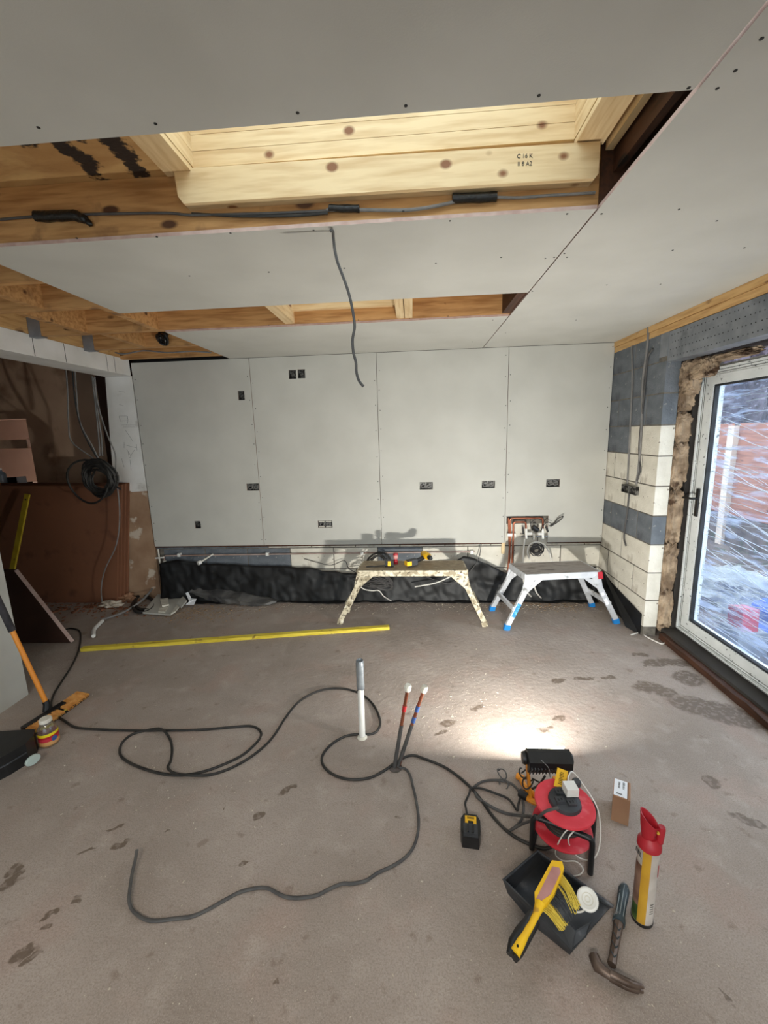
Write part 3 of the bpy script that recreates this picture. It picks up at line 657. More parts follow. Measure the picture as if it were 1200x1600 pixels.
# ---- glazed door
dr = setting('door_1', 'white framed glass garden door covered in crinkled film', None)
XD = 2.06; FY1, FZ0, FZ1 = 3.25, .07, 2.035
def rect_frame(x0, x1, y0, y1, z0, z1, w):
    b = NB(); board(b, 0, x0, x1-x0, y0, y1, z0, z1, holes=[(y0+w, y1-w, z0+w, z1-w)]); return bevel(b, .003)
obj('outer_frame', rect_frame(XD, XD+.075, 1.04, FY1, FZ0, FZ1, .07), [M['upvc']]*2, dr)
obj('frame_rebate', rect_frame(XD-.012, XD+.005, 1.05, FY1-.012, FZ0+.012, FZ1-.012, .014), [M['upvc']]*2, dr)
for off in (.012, .030, .047):
    b = rect_frame(XD-.0135 if off < .014 else XD-.0015, XD+.004, 1.04+off, FY1-off, FZ0+off, FZ1-off, .003); obj('frame_groove', b, [M['greyboard']]*2, dr)
for (a, c) in ((2.13, FY1-.072), (1.12, 2.125)):
    z0, z1 = FZ0+.062, FZ1-.062
    sash = obj('sash', rect_frame(XD-.004, XD+.07, a, c, z0, z1, .062), [M['upvc']]*2, dr)
    obj('gasket', rect_frame(XD+.002, XD+.03, a+.06, c-.06, z0+.06, z1-.06, .014), [M['gasket']]*2, sash)
    g = NB(); box(g, (XD+.028, a+.06, z0+.06), (XD+.036, c-.06, z1-.06)); obj('pane', g, M['glass'], sash)
hp = X(1090, 785, XD-.006)
b = bbox((XD-.016, hp.y-.014, .99), (XD-.003, hp.y+.014, 1.19), .004, 2); hnd = obj('door_handle', b, M['blackplastic'], dr)
b = NB(); tube(b, [(XD-.012, hp.y, 1.12), (XD-.05, hp.y, 1.12), (XD-.056, hp.y+.02, 1.12), (XD-.054, hp.y+.1, 1.115)], .008, 8); obj('lever', b, M['blackplastic'], hnd, smooth=True)
b = NB(); box(b, (X1+.14, 1.0, 0.001), (XD+.08, FY1, .068)); obj('threshold', b, M['greyboard'], dr)
# protective film: a wrinkled sheet on the pane
def filmmat():
    m = bpy.data.materials.new('crinkled_clear_film'); m.use_nodes = True; t = m.node_tree; n = t.nodes; L = t.links; n.clear()
    o = n.new('ShaderNodeOutputMaterial'); a = n.new('ShaderNodeBsdfTransparent'); d = n.new('ShaderNodeBsdfPrincipled'); d.inputs['Base Color'].default_value = srgb((206, 222, 250)); d.inputs['Roughness'].default_value = .25
    tl = n.new('ShaderNodeBsdfTranslucent'); tl.inputs[0].default_value = srgb((206, 222, 252)); ms = n.new('ShaderNodeMixShader'); ms.inputs[0].default_value = .6; L.new(d.outputs[0], ms.inputs[1]); L.new(tl.outputs[0], ms.inputs[2])
    tcn = n.new('ShaderNodeTexCoord'); mp = n.new('ShaderNodeMapping'); mp.inputs['Scale'].default_value = (1, 1.6, 12); mp.inputs['Rotation'].default_value = (.12, 0, 0); L.new(tcn.outputs['Object'], mp.inputs[0])
    z = n.new('ShaderNodeTexNoise'); z.inputs['Scale'].default_value = 2.0; z.inputs['Detail'].default_value = 9; z.inputs['Distortion'].default_value = .9; L.new(mp.outputs[0], z.inputs['Vector'])
    g = n.new('ShaderNodeMapRange'); g.inputs[1].default_value = .50; g.inputs[2].default_value = .68; g.inputs[3].default_value = .10; g.inputs[4].default_value = .72; L.new(z.outputs['Fac'], g.inputs[0])
    # more film bunched towards the bottom and the hinge edge
    s = n.new('ShaderNodeSeparateXYZ'); L.new(tcn.outputs['Object'], s.inputs[0]); g2 = n.new('ShaderNodeMapRange'); g2.inputs[1].default_value = .75; g2.inputs[2].default_value = .25; g2.inputs[3].default_value = 0; g2.inputs[4].default_value = .14; L.new(s.outputs['Z'], g2.inputs[0])
    ad = n.new('ShaderNodeMath'); ad.operation = 'ADD'; ad.use_clamp = True; L.new(g.outputs[0], ad.inputs[0]); L.new(g2.outputs[0], ad.inputs[1])
    x = n.new('ShaderNodeMixShader'); L.new(ad.outputs[0], x.inputs[0]); L.new(a.outputs[0], x.inputs[1]); L.new(ms.outputs[0], x.inputs[2]); L.new(x.outputs[0], o.inputs[0]); return m
b = NB(); ny, nz_ = 60, 110; y0, y1, z0, z1 = 2.2, 3.105, .2, 1.905
vv = [[b.verts.new((XD+.048+.008*noise.noise(Vector((y*2, z*14, 0)))+.004*noise.noise(Vector((y*6, z*40, 3))), y, z)) for z in [z0+(z1-z0)*j/nz_ for j in range(nz_+1)]] for y in [y0+(y1-y0)*i/ny for i in range(ny+1)]]
for i in range(ny):
    for j in range(nz_): b.faces.new((vv[i][j], vv[i+1][j], vv[i+1][j+1], vv[i][j+1]))
flm = obj('protective_film', b, filmmat(), dr, smooth=True)
b = NB()
for k in range(95):
    zc = z0+.03+(z1-z0-.06)*random.random()**(1.35); ya = y1-.01-rnd(0, .25)*(random.random() > .5); ln = rnd(.12, .8); sl = rnd(-.22, .25)+(.1 if zc < .7 else -.12)
    pts = []
    for q in range(6):
        y = ya-ln*q/5; z = zc+sl*ln*q/5+.012*noise.noise(Vector((k*3.3, q*.8, 0)))
        if y > y0 and z0 < z < z1: pts.append((XD+.040, y, z))
    if len(pts) > 2: tube(b, pts, rnd(.0008, .0026), 4, 3)
obj('film_creases', b, mat('film_crease', (226, 234, 250), rough=.3), flm, kind='stuff', smooth=True)

# ---- outside
og = NB(); box(og, (2.2, -3, -.22), (16, 16, -.12)); o = obj('ground_outside', og, M['earth']); o['kind'] = 'structure'
fn = thing('garden_fence', 'brown board fence with pale concrete posts seen through the door glass', 'fence', (4.62, 5, -.12))
pp = X(1148, 662, 4.6)
for k in range(-2, 3):
    y = pp.y+k*1.83
    b = NB(); box(b, (4.56, y-.06, -.12), (4.68, y+.06, 1.62)); bevel(b, .015); obj('fence_post', b, M['concretepost'], fn)
    for j in range(9):
        b = NB(); z = .34+j*.145; box(b, (4.63+(j % 2)*.006, y+.06, z), (4.648+(j % 2)*.006, y+1.77, z+.15)); obj('fence_board', b, M['fence'], fn)
    b = NB(); box(b, (4.61, y+.06, -.12), (4.65, y+1.77, .33)); obj('gravel_board', b, M['concretepost'] if k > 5 else M['earth'], fn)
def blob(name, c, s, m, seed, amp=.25, sub=4, fr=2.5, parent=None):
    b = NB(); bmesh.ops.create_icosphere(b, subdivisions=sub, radius=1)
    for v in b.verts:
        p = v.co.copy(); k = 1+amp*noise.noise(p*fr+Vector((seed, 0, 0)))+amp*.5*noise.noise(p*fr*3+Vector((0, seed, 0)))
        v.co = Vector((p.x*s[0]*k, p.y*s[1]*k, max(p.z*s[2]*k, -.02)))
        v.co += Vector(c)
    return obj(name, b, m, parent, smooth=True, origin=c if parent is None else None)
for k in range(5):
    tag(blob('hedge_shrub', (6.3+rnd(-.2, .2), 3+k*2.9, -.12), (1.0, 1.22, 3.3+rnd(-.3, .4)), M['hedge'], k*5.0, .35, 5, 4), 'dark twiggy shrub rising behind the garden fence', 'shrub', 'shrubs behind the fence')
q = X(1190, 960, 2.9)
tag(blob('blue_tarpaulin', (3.1, 3.0, -.12), (.36, .75, .60), M['tarp'], 3, .3, 5, 3), 'crumpled blue tarpaulin on the ground outside the door', 'tarpaulin')
tag(blob('rubble_sack', (3.2, 4.3, -.12), (.45, .4, .30), M['whitetub'], 9, .3, 4, 3), 'pale rubble sack outside beyond the blue tarpaulin', 'sack')
b = NB(); c = X(1154, 965, 2.52); prism(b, [(2.5, c.y-.07, c.z-.09), (2.5, c.y+.08, c.z-.09), (2.5, c.y+.09, c.z+.07), (2.5, c.y-.06, c.z+.09)], (.12, 0, 0)); bevel(b, .008)
rt = thing('red_tub', 'red plastic tub outside on the sack by the door glass', 'tub', (2.56, c.y, -.12)); obj('tub_body', b, M['redtub'], rt)
b = NB(); box(b, (2.46, c.y-.1, -.12), (2.68, c.y+.1, c.z-.085)); bevel(b, .01); obj('tub_base', b, M['whitetub'], rt)

# ================================================================== THINGS
def cable(name, pts, r, m, label, group=None, seg=8, sm=5):
    b = NB(); tube(b, pts, r, seg, sm); c = sum((Vector(p) for p in pts), Vector())/len(pts); c.z = min(Vector(p).z for p in pts)
    o = obj(name, b, M[m], None, smooth=True, origin=c); return tag(o, label, 'cable', group)
def fp(l, z): return [F(u, v, z if not isinstance(z, list) else z[i]) for i, (u, v) in enumerate(l)]

# ---- work platforms
def platform(name, label, top, feet, z, mf, md, mfoot, extras=None):
    c = sum((Vector((p[0], p[1], 0)) for p in top), Vector())/4; root = thing(name, label, 'work platform', (c.x, c.y, 0))
    T = [Vector((p[0], p[1], z)) for p in top]; Ft = [Vector((p[0], p[1], 0)) for p in feet]   # fl, fr, br, bl
    b = NB(); prism(b, [p+Vector((0, 0, -.022)) for p in T], (0, 0, .02)); bevel(b, .003); obj('deck', b, M[md], root)
    for i in range(4):
        b = NB(); beam(b, T[i]+Vector((0, 0, -.028)), T[(i+1) % 4]+Vector((0, 0, -.028)), .022, .05); bevel(b, .003); obj('side_rail', b, M[mf], root)
    for i in range(4):
        j = (i+1) % 4 if i in (0, 2) else (i-1) % 4      # along the long side
        k = {0: 3, 1: 2, 2: 1, 3: 0}[i]
        din = (T[j]-T[i]).normalized(); acr = (T[k]-T[i]).normalized()
        tp = T[i] + din*.035 + Vector((0, 0, -.06)); ft = Ft[i] + Vector((0, 0, .02)); d = (ft-tp).normalized()
        b = NB(); beam(b, tp-d*.02, ft, .024, .042, up=din); bevel(b, .004); obj('leg', b, M[mf], root)
        b = NB(); out = -acr*.004
        tri = [T[i]+Vector((0, 0, -.004))+out, T[i]+din*.14+Vector((0, 0, -.004))+out, T[i]+din*.14+Vector((0, 0, -.05))+out, tp+d*.12+din*.022+out, tp+d*.12-din*.022+out]
        prism(b, tri, acr*.003*3); bevel(b, .002); gs = obj('hinge_plate', b, M[mf], root)
        b = NB(); beam(b, T[i]+din*.055+Vector((0, 0, -.062))+out*1.4, T[i]+din*.085+Vector((0, 0, -.052))+out*1.4, .004, .008); obj('lock_catch', b, M['blackplastic'], gs)
        b = NB(); beam(b, ft+d*-.03, ft+Vector((0, 0, -.02)), .030, .050, up=din); bevel(b, .006); obj('foot_cap', b, M[mfoot], root)
    for (i, k) in ((0, 3), (1, 2)):
        a = T[i].lerp(Ft[i], .62); c2 = T[k].lerp(Ft[k], .62); b = NB(); beam(b, a, c2, .02, .035); bevel(b, .003); obj('cross_bar', b, M[mf], root)
    return root, T, Ft
pl1, T1, F1 = platform('work_platform', 'plaster-splashed work platform with tools on its deck', [(-.481, 3.41), (.436, 3.40), (.429, 3.662), (-.455, 3.674)], [(-.664, 3.47-.03), (.598, 3.43-.02), (.59, 3.70), (-.64, 3.70)], .51, 'splat', 'splatdeck', 'splat')
pl2, T2, F2 = platform('work_platform', 'aluminium work platform with bright blue feet and bare grey deck', [(.9, 3.309), (1.503, 3.378), (1.455, 3.66), (.838, 3.6)], [(.762, 3.345), (1.712, 3.471), (1.653, 3.822), (.712, 3.734)], .50, 'alum', 'deck', 'bluecap')
def sticker(root, a, c, w, m, off, name='sticker'):
    b = NB(); beam(b, a+off, c+off, .003, w, up=(1, 0, 0)); obj(name, b, m, root)
tp = T2[0]+Vector((.035, 0, -.06)); d = F2[0]-tp; sticker(pl2, tp+d*.45, tp+d*.72, .03, M['bluesticker'], Vector((0, -.0135, 0)), 'blue_sticker')
tp = T2[1]+Vector((-.035, 0, -.06)); d = F2[1]-tp; sticker(pl2, tp+d*.30, tp+d*.36, .024, M['paper'], Vector((0, -.0135, 0))); sticker(pl2, tp+d*.44, tp+d*.56, .026, M['paper'], Vector((0, -.0135, 0)))
b = NB(); beam(b, T2[1]+Vector((-.004, -.012, -.004)), T2[1]+Vector((.004, -.014, -.06)), .02, .035, up=(1, 0, 0)); bevel(b, .004); obj('rail_end_cap', b, M['redplain'], pl2, label='red plastic end cap')

# ---- tools on the splashed platform
Z0 = .511
t = thing('cordless_drill', 'yellow and black cordless drill lying at the back of the splashed platform', 'drill', (.02, 3.52, Z0), (0, 0, .5))
b = NB(); beam(b, (-.09, 0, .034), (.0, .0, .04), .05, .05); bevel(b, .014, 2); obj('battery_pack', b, M['dustyblack'], t, local=True)
b = NB(); beam(b, (-.105, -.001, .034), (-.06, -.001, .036), .053, .036); bevel(b, .006, 2); obj('battery_label', b, M['toolyellow'], t, local=True)
b = NB(); tube(b, [(-.01, 0, .04), (.04, .005, .05), (.085, .01, .062)], .02, 10, 3); obj('grip', b, M['blackplastic'], t, smooth=True, local=True)
b = NB(); lathe(b, [(0, -.055), (.02, -.055), (.03, -.04), (.033, 0), (.033, .05), (.026, .065), (0, .065)], (.10, .0, .075), (.1, 1, .0), 16); obj('motor_housing', b, M['toolyellow'], t, smooth=True, local=True)
b = NB(); lathe(b, [(0, 0), (.02, 0), (.022, .02), (.014, .045), (0, .046)], (.094, -.055, .075), (-.1, -1, .0), 14); obj('chuck', b, M['blackplastic'], t, smooth=True, local=True)
t = thing('tape_measure', 'small black and yellow tape measure near the front of the splashed platform', 'tape measure', (-.215, 3.50, Z0))
b = bbox((-.038, -.02, 0), (.038, .02, .055), .015, 3); obj('case', b, M['blackplastic'], t, local=True, smooth=True)
b = bbox((-.012, -.0215, .008), (.014, .0215, .052), .004, 2); obj('yellow_band', b, M['toolyellow'], t, local=True)
b = NB(); prism(b, [(-.038, -.012, .008), (-.20, -.02, .001), (-.20, .005, .001), (-.038, .012, .008)], (0, 0, .0012)); obj('tape_end', b, M['dustyblack'], t, local=True)
t = thing('silicone_nozzle', 'red and pink upright applicator standing on the splashed platform', 'applicator', (-.162, 3.575, Z0))
b = NB(); lathe(b, [(0, 0), (.02, 0), (.02, .03), (.014, .035), (.014, .045), (.02, .05), (.022, .085), (.018, .098), (0, .10)], (0, 0, 0), seg=16); obj('body', b, M['redplain'], t, local=True, smooth=True)
b = NB(); lathe(b, [(.0225, .05), (.023, .08), (.0225, .081)], (0, 0, 0), seg=16); obj('pink_band', b, M['pinkdust'], t, local=True, smooth=True)

# ---- coils by the back wall
def coil(bm, c, ax, R, n, r, seed, sq=1, jit=.15, seg=6, pts=26):
    ax = Vector(ax).normalized(); u = ax.orthogonal().normalized(); w = ax.cross(u); rr = random.Random(seed)
    for k in range(n):
        R1 = R*(1-rr.uniform(0, jit)); o = ax*rr.uniform(-.02, .02)+u*rr.uniform(-.02, .02)+w*rr.uniform(-.02, .02); ph = rr.uniform(0, 6)
        tube(bm, [Vector(c)+o+u*R1*math.cos(2*PI*q/pts+ph)+w*R1*sq*math.sin(2*PI*q/pts+ph)+ax*.012*math.sin(q*.7+k) for q in range(pts+1)], r, seg, 0, False)
c = B(592, 882, 3.98); b = NB(); coil(b, c, (0, 1, .15), .125, 9, .005, 3, 1, .35); o = obj('black_cable_coil', b, M['blackrubber'], None, smooth=True, origin=(c.x, c.y, c.z-.12)); tag(o, 'coil of black cable hanging on the low wall behind the splashed platform', 'cable coil')
c = B(592, 905, 3.88); b = NB()
for k in range(17):
    h = rnd(-.02, .05); tube(b, [B(560+rnd(-6, 6), 893+k*1.2, 3.82)+Vector((0, 0, h)), B(580, 886+k*2+rnd(-3, 3), 3.78), B(600, 893+k*1.6+rnd(-2, 2), 3.78), B(614, 912+rnd(-2, 6), 3.84), B(605, 922, 3.86), B(578, 918-k*.4, 3.84)], .004, 6, 5)
for v in b.verts: v.co.z = max(v.co.z, .012)
o = obj('black_cable_bundle', b, M['darkgreycable'], None, smooth=True, origin=(-.33, 3.84, .01)); tag(o, 'tangled dark cable bundle under the left half of the splashed platform', 'cable bundle')
cable('white_flex', [B(562, 916, 3.75), B(570, 921, 3.75), B(582, 923, 3.75), B(592, 923, 3.75), B(600, 932, 3.8), F(612, 939, .004)], .005, 'whitecable', 'white flex end curling below the dark cable bundle')
cable('grey_conduit', [B(648, 917, 3.86), B(680, 911, 3.86), B(704, 901, 3.9)], .006, 'whitecable', 'pale straight conduit slanting against the black sheet')
cable('thin_black_wire', [B(662, 900, 3.93), B(685, 908, 3.93), B(702, 912, 3.93), B(722, 905, 3.93), B(737, 890, 3.95), B(748, 872, 3.98), B(752, 850, 4.03)], .004, 'darkgreycable', 'thin dark wire looping up the low wall between the two platforms')
cable('thin_black_wire', [B(475, 873, 4.07), B(500, 880, 4.05), B(518, 883, 4.04), B(538, 876, 4.03), B(545, 888, 4.02), B(560, 897, 3.98)], .0035, 'blackrubber', 'thin black wire sagging along the blocks left of the splashed platform')

# ---- pipes along the foot of the back wall
t = thing('copper_pipe_run', 'thin white and copper pipe run clipped along the low block wall', 'pipe', (-.7, 4.07, .42))
P0 = [(-2.60, 4.066, .385), (-2.60, 4.066, .445), (-2.585, 4.066, .462), (-2.3, 4.066, .462), (-1.0, 4.066, .47), (.60, 4.066, .474)]
b = NB(); tube(b, P0, .0075, 8, 0); obj('pipe', b, mat('pale_pipe', (186, 166, 158), (150, 124, 112), 6, rough=.5), t, smooth=True)
for u, v in ((280, 866), (418, 868), (566, 868), (737, 869)):
    p = B(u, v, 4.066); b = bbox((p.x-.014, 4.052, .474-.022), (p.x+.014, 4.088, .474+.012), .004); obj('pipe_clip', b, M['whiteplastic'], t)
b = NB(); lathe(b, [(0, -.0), (.016, 0), (.016, .05), (0, .05)], (-2.60, 4.066, .36), seg=12); obj('pipe_cap', b, M['dirtywhite'], t, smooth=True)
b = NB(); tube(b, [B(333, 866, 4.06), B(322, 873, 4.0), B(314, 878, 3.96)], .008, 8, 2); obj('pipe_stub', b, M['dirtywhite'], t, smooth=True)
b = NB(); lathe(b, [(0, 0), (.02, 0), (.022, .035), (0, .036)], B(314, 878, 3.965), (-.5, -.8, -.2), 12); obj('stub_cap', b, M['whiteplastic'], t, smooth=True)
t = thing('white_waste_pipe', 'slim white pipe rising beside the foot of the plaster pier', 'pipe', (-2.66, 4.05, 0))
b = NB(); tube(b, [B(247, 858, 4.05), B(249, 873, 4.05), B(252, 893, 4.05)], .008, 8, 0); obj('pipe', b, M['dirtywhite'], t, smooth=True)
b = NB(); beam(b, B(243, 872, 4.045), B(256, 871, 4.045), .016, .012); bevel(b, .003); obj('pipe_clip', b, M['whiteplastic'], t)

# ---- black polythene sheet up the foot of the wall
def sheet(rows, n, m, name, amp=.02, seed=0, thick=.003, parent=None):
    """rows: list of polylines (list of 3D points) lofted; wrinkled"""
    b = NB(); G = []
    for r in rows:
        r = [Vector(p) for p in r]; L = [0]
        for p, q in zip(r, r[1:]): L.append(L[-1]+(q-p).length)
        o = []
        for i in range(n+1):
            s = L[-1]*i/n; k = max(j for j in range(len(L)) if L[j] <= s+1e-9); k = min(k, len(r)-2); f = (s-L[k])/max(L[k+1]-L[k], 1e-9); o.append(r[k].lerp(r[k+1], f))
        G.append(o)
    # subdivide rows
    H = []
    for a, c in zip(G, G[1:]):
        for j in range(8): H.append([p.lerp(q, j/8) for p, q in zip(a, c)])
    H.append(G[-1])
    V = []
    for j, row in enumerate(H):
        R_ = []
        for i, p in enumerate(row):
            q = p + Vector((.3*amp*noise.noise(p*9+Vector((seed, 0, 0))), amp*noise.noise(Vector((p.x*5+seed, p.z*9, p.y*3)))+.5*amp*noise.noise(Vector((p.x*17, p.z*16+p.x*8, seed))), .7*amp*noise.noise(p*7+Vector((0, seed, 5)))))
            q.z = max(q.z, .004+thick); R_.append(b.verts.new(q))
        V.append(R_)
    for j in range(len(V)-1):
        for i in range(n): b.faces.new((V[j][i], V[j][i+1], V[j+1][i+1], V[j+1][i]))
    return b
top = [(-2.62, 4.0, .40), (-2.45, 4.02, .43), (-2.2, 4.03, .395), (-1.7, 4.04, .36), (-1.25, 4.045, .335), (-1.02, 4.045, .32), (-.85, 4.03, .29), (-.6, 4.03, .27), (-.45, 4.02, .31), (.05, 4.02, .35), (.40, 4.0, .40), (.48, 3.98, .455), (.60, 3.98, .43), (.78, 4.0, .33), (.9, 4.02, .27), (1.3, 4.02, .30), (1.75, 4.03, .33)]
mid = [(x, 3.985, z*.45) for x, y, z in top]; bot = [(x, 3.95, .008) for x, y, z in top]; bot2 = [(x, 3.90+.02*math.sin(x*9), .006) for x, y, z in top]
b = sheet([top, mid, bot, bot2], 230, None, 'm', .022, 2); mem = obj('damp_proof_membrane', b, M['membrane'], None, smooth=True, origin=(-.4, 4.0, .006)); tag(mem, 'long black polythene sheet turned up along the foot of the far wall', 'plastic sheet')
sd = mem.modifiers.new('thickness', 'SOLIDIFY'); sd.thickness = .002
# folded loose length in front of it
rw = []
def pxz(l): return [F(u, v, z) for u, v, z in l]
rw = [pxz([(297, 934, .02), (320, 937, .02), (350, 942, .01), (390, 947, .006), (430, 943, .006)]), pxz([(293, 928, .09), (322, 926, .10), (350, 934, .08), (392, 942, .05), (433, 940, .02)]), pxz([(305, 917, .15), (330, 915, .15), (360, 922, .12), (395, 930, .08), (436, 936, .02)]), pxz([(318, 914, .11), (340, 914, .12), (365, 919, .09), (400, 927, .05), (437, 933, .01)])]
b = sheet(rw, 60, None, 'm', .035, 8); o = obj('folded_polythene', b, M['membdusty'], None, smooth=True, origin=tuple(F(360, 942, .006))); tag(o, 'dusty folded black polythene lying in front of the upturned sheet', 'plastic sheet')
# offcut of membrane in the right corner
b = NB(); prism(b, [(1.800, YR+.02, .006), (1.800, 4.0, .006), (1.800, 4.0, .30), (1.800, YR+.55, .25), (1.800, YR+.02, .175)], (-.003, 0, 0)); 
prism(b, [(1.752, 3.40, .004), (1.797, YR+.02, .004), (1.797, 3.95, .30), (1.78, 3.95, .31)], (.001, .001, .003))
bmesh.ops.subdivide_edges(b, edges=b.edges[:], cuts=2)
o = obj('corner_membrane', b, M['membrane'], None, origin=(1.79, 3.5, .005)); tag(o, 'black polythene flap leaning on the right wall behind the blue-footed platform', 'plastic sheet')

# ---- valve assembly in the wall opening
t = thing('heating_manifold', 'copper pipes and white capped valves in the wall opening at right', 'pipework', (1.08, 4.09, .008))
def cp(l, y=4.04, r=.009, m='copper', n='copper_pipe'):
    b = NB(); tube(b, [B(u, v, y) for u, v in l], r, 8, 0); return obj(n, b, M[m], t, smooth=True)
def bend(l, y, r=.009, rad=3):
    out = [l[0]]
    for a, c, e in zip(l, l[1:], l[2:]):
        va = Vector(a)-Vector(c); ve = Vector(e)-Vector(c); va.normalize(); ve.normalize(); p = Vector(c)+va*rad; q = Vector(c)+ve*rad; m_ = Vector(c)+(va+ve)*rad*.3
        out += [tuple(p), tuple(m_), tuple(q)]
    return out+[l[-1]]
cp(bend([(793, 905), (797.5, 840), (797, 810), (848, 809.5), (848.5, 830)], 4.05), 4.05)
cp(bend([(799, 905), (802, 840), (802.5, 816), (821.5, 815.5), (822, 830)], 4.03), 4.03)
cp([(795, 905), (796.5, 870), (794.5, 809)], 4.06, .008)
for u in (822, 848): cp([(u, 826), (u+.3, 842)], 4.025, .012, 'whiteplastic', 'valve_cap')
cp([(814, 838), (856, 838)], 4.03, .009, 'chrome', 'valve_body'); cp([(823, 834), (831, 833.5)], 4.02, .013, 'whiteplastic', 'valve_nut'); cp([(840, 834), (848, 834)], 4.02, .013, 'whiteplastic', 'valve_nut')
cp([(834.5, 833), (834.5, 843)], 4.0, .014, 'chrome', 'mixer_stem'); cp([(832, 823), (840, 829)], 4.02, .026, 'blackplastic', 'actuator'); cp([(817, 824), (818, 834)], 4.04, .010, 'blackplastic', 'valve_lever')
cp([(853, 823), (856, 831)], 4.04, .010, 'blackplastic', 'valve_lever')
b = bbox(B(795, 837, 4.03)-Vector((.012, 0, .008)), B(804, 835, 4.03)+Vector((.012, .02, .008)), .003); obj('pipe_clip', b, M['whiteplastic'], t)
for l in ([(832, 829), (829, 818), (838, 811), (846, 812)], [(845, 830), (850, 820), (856, 816), (862, 818)]): b = NB(); tube(b, [B(u, v, 4.02-.01*i) for i, (u, v) in enumerate(l)], .004, 6, 4); obj('valve_wire', b, M['blackrubber'], t, smooth=True)
cable('wire_tails', [B(858, 822, 4.05), B(866, 817, 4.03), B(872, 810, 4.02), B(880, 806.5, 4.0), B(876, 812, 4.01), B(868, 818, 4.03), B(860, 823, 4.05)], .0045, 'blackrubber', 'bent dark wire tails poking out of the wall opening')
c = B(838, 859, 4.0); b = NB(); coil(b, c, (0, 1, .1), .062, 9, .005, 5, 1, .4, pts=20); o = obj('grey_cable_coil', b, M['darkgreycable'], None, smooth=True, origin=tuple(c)); tag(o, 'small round coil of grey cable hung below the valves', 'cable coil')
cable('white_plastic_pipe', [B(820, 842, 4.0), B(818, 858, 3.98), B(817, 880, 3.95), B(818, 905, 3.93), B(824, 925, 3.9), F(833, 935, .01)], .008, 'whitecable', 'white plastic pipe dropping from the valves, nearer the copper pipes')
cable('white_plastic_pipe', [B(828, 875, 4.0), B(824, 862, 3.99), B(828, 851, 3.98), B(838, 847, 3.98), B(850, 851, 3.97), B(858, 863, 3.96), B(862, 880, 3.95)], .007, 'whitecable', 'white plastic pipe arching over the small grey coil')
cable('white_plastic_pipe', [B(828, 908, 3.9), B(846, 905, 3.86), B(835, 910, 3.86), B(838, 925, 3.84), F(847, 936, .01)], .007, 'whitecable', 'white plastic pipe bending to the floor under the blue-footed platform')

# ---- cables and double box on the right block wall
t = thing('back_box', 'pair of metal socket boxes fixed to the cream blocks of the right wall', 'socket box', (X1-.01, 3.62, 1.13))
for u0, u1 in ((976, 986), (987, 998)):
    a = X(u0, 756, X1-.002); c = X(u1, 768, X1-.002)
    b = NB(); board(b, 0, X1-.026, .024, min(a.y, c.y), max(a.y, c.y), 1.10, 1.165, holes=[(min(a.y, c.y)+.003, max(a.y, c.y)-.003, 1.103, 1.162)]); box(b, (X1-.003, min(a.y, c.y), 1.10), (X1-.001, max(a.y, c.y), 1.165)); obj('box_shell', b, [M['gunmetal']]*2, t)
    b = NB(); m_ = (a+c)/2; tube(b, [(X1-.02, m_.y, 1.15), (X1-.028, m_.y+.01, 1.135), (X1-.02, m_.y, 1.115)], .005, 6); obj('cable_tail', b, M['blackrubber'], t, smooth=True)
def wallcable(l, m, label, r=.007): return cable('wall_cable', [X(u, v, X1-.009) for u, v in l], r, m, label)
wallcable([(987, 541), (988, 580), (987, 620), (984, 680), (982, 720), (980, 757)], 'greycable', 'grey cable running down the right wall, nearest the corner')
wallcable([(1013, 510), (1013, 520), (1011, 545), (1004, 600), (1003, 650), (1001, 690), (998, 730), (994, 757)], 'greycable', 'thick grey cable down the right wall, second from the corner', .009)
wallcable([(1020, 545), (1012, 560), (1008, 600), (1004, 640), (999, 690), (999, 720), (1000, 735), (994, 755)], 'darkgreycable', 'dark grey cable curving down the right wall to the socket boxes')
wallcable([(983, 770), (980, 800), (977, 820), (975, 840), (978, 853)], 'darkgreycable', 'short dark cable end hanging below the socket boxes')
# white flex near the corner and the black timber under the door
cable('white_flex', fp([(986, 992), (996, 989), (1003, 990), (1012, 996), (1024, 1002), (1034, 1006), (1040, 1003), (1044, 998)], .006), .005, 'whitecable', 'loose white flex on the floor by the corner of the blocks')
a = F(1075, 1015); c = F(1200, 1112)
b = NB(); prism(b, [(1.905, 3.2, .002), (2.0, 3.2, .002), (2.0, 3.2, .05), (1.905, 3.2, .045)], (0, -2.1, 0)); bevel(b, .006); bmesh.ops.subdivide_edges(b, edges=[e for e in b.edges if e.calc_length() > 1], cuts=40)
for v in b.verts: v.co += Vector((.008*noise.noise(v.co*9), 0, .006*noise.noise(v.co*13)))
o = obj('sill_timber', b, M['joistdark'], None, origin=(1.95, 2.2, 0)); tag(o, 'rough dark timber lying under the door frame', 'timber')

# ---- yellow battens
def batten(name, p, q, w, h, m, label, up=(0, 0, 1)):
    b = NB(); beam(b, p, q, w, h, up); bevel(b, .003); c = (Vector(p)+Vector(q))/2
    me = obj(name, b, M[m], None, origin=(c.x, c.y, min(p[2], q[2])-h/2)); return tag(me, label, 'timber')
p = F(128, 1014, .013); q = F(608, 980, .013); batten('timber_batten', p, q, .045, .026, 'yellow', 'long yellow timber batten lying on the floor before the platforms')
M['yellowZ'] = mat('yellow_spirit_level', (176, 152, 34), (200, 176, 50), 8, rough=.55, spots=[((140, 110, 40), 20, .64, .05)])
t = thing('spirit_level', 'yellow straight edge leaning on the brown sheets at left', 'level', tuple(B(18, 890, 3.72)*1.0))
p = B(43, 772, 3.86); q = B(19, 892, 3.70); b = NB(); beam(b, p, q, .016, .052, up=(1, 0, .2)); bevel(b, .003)
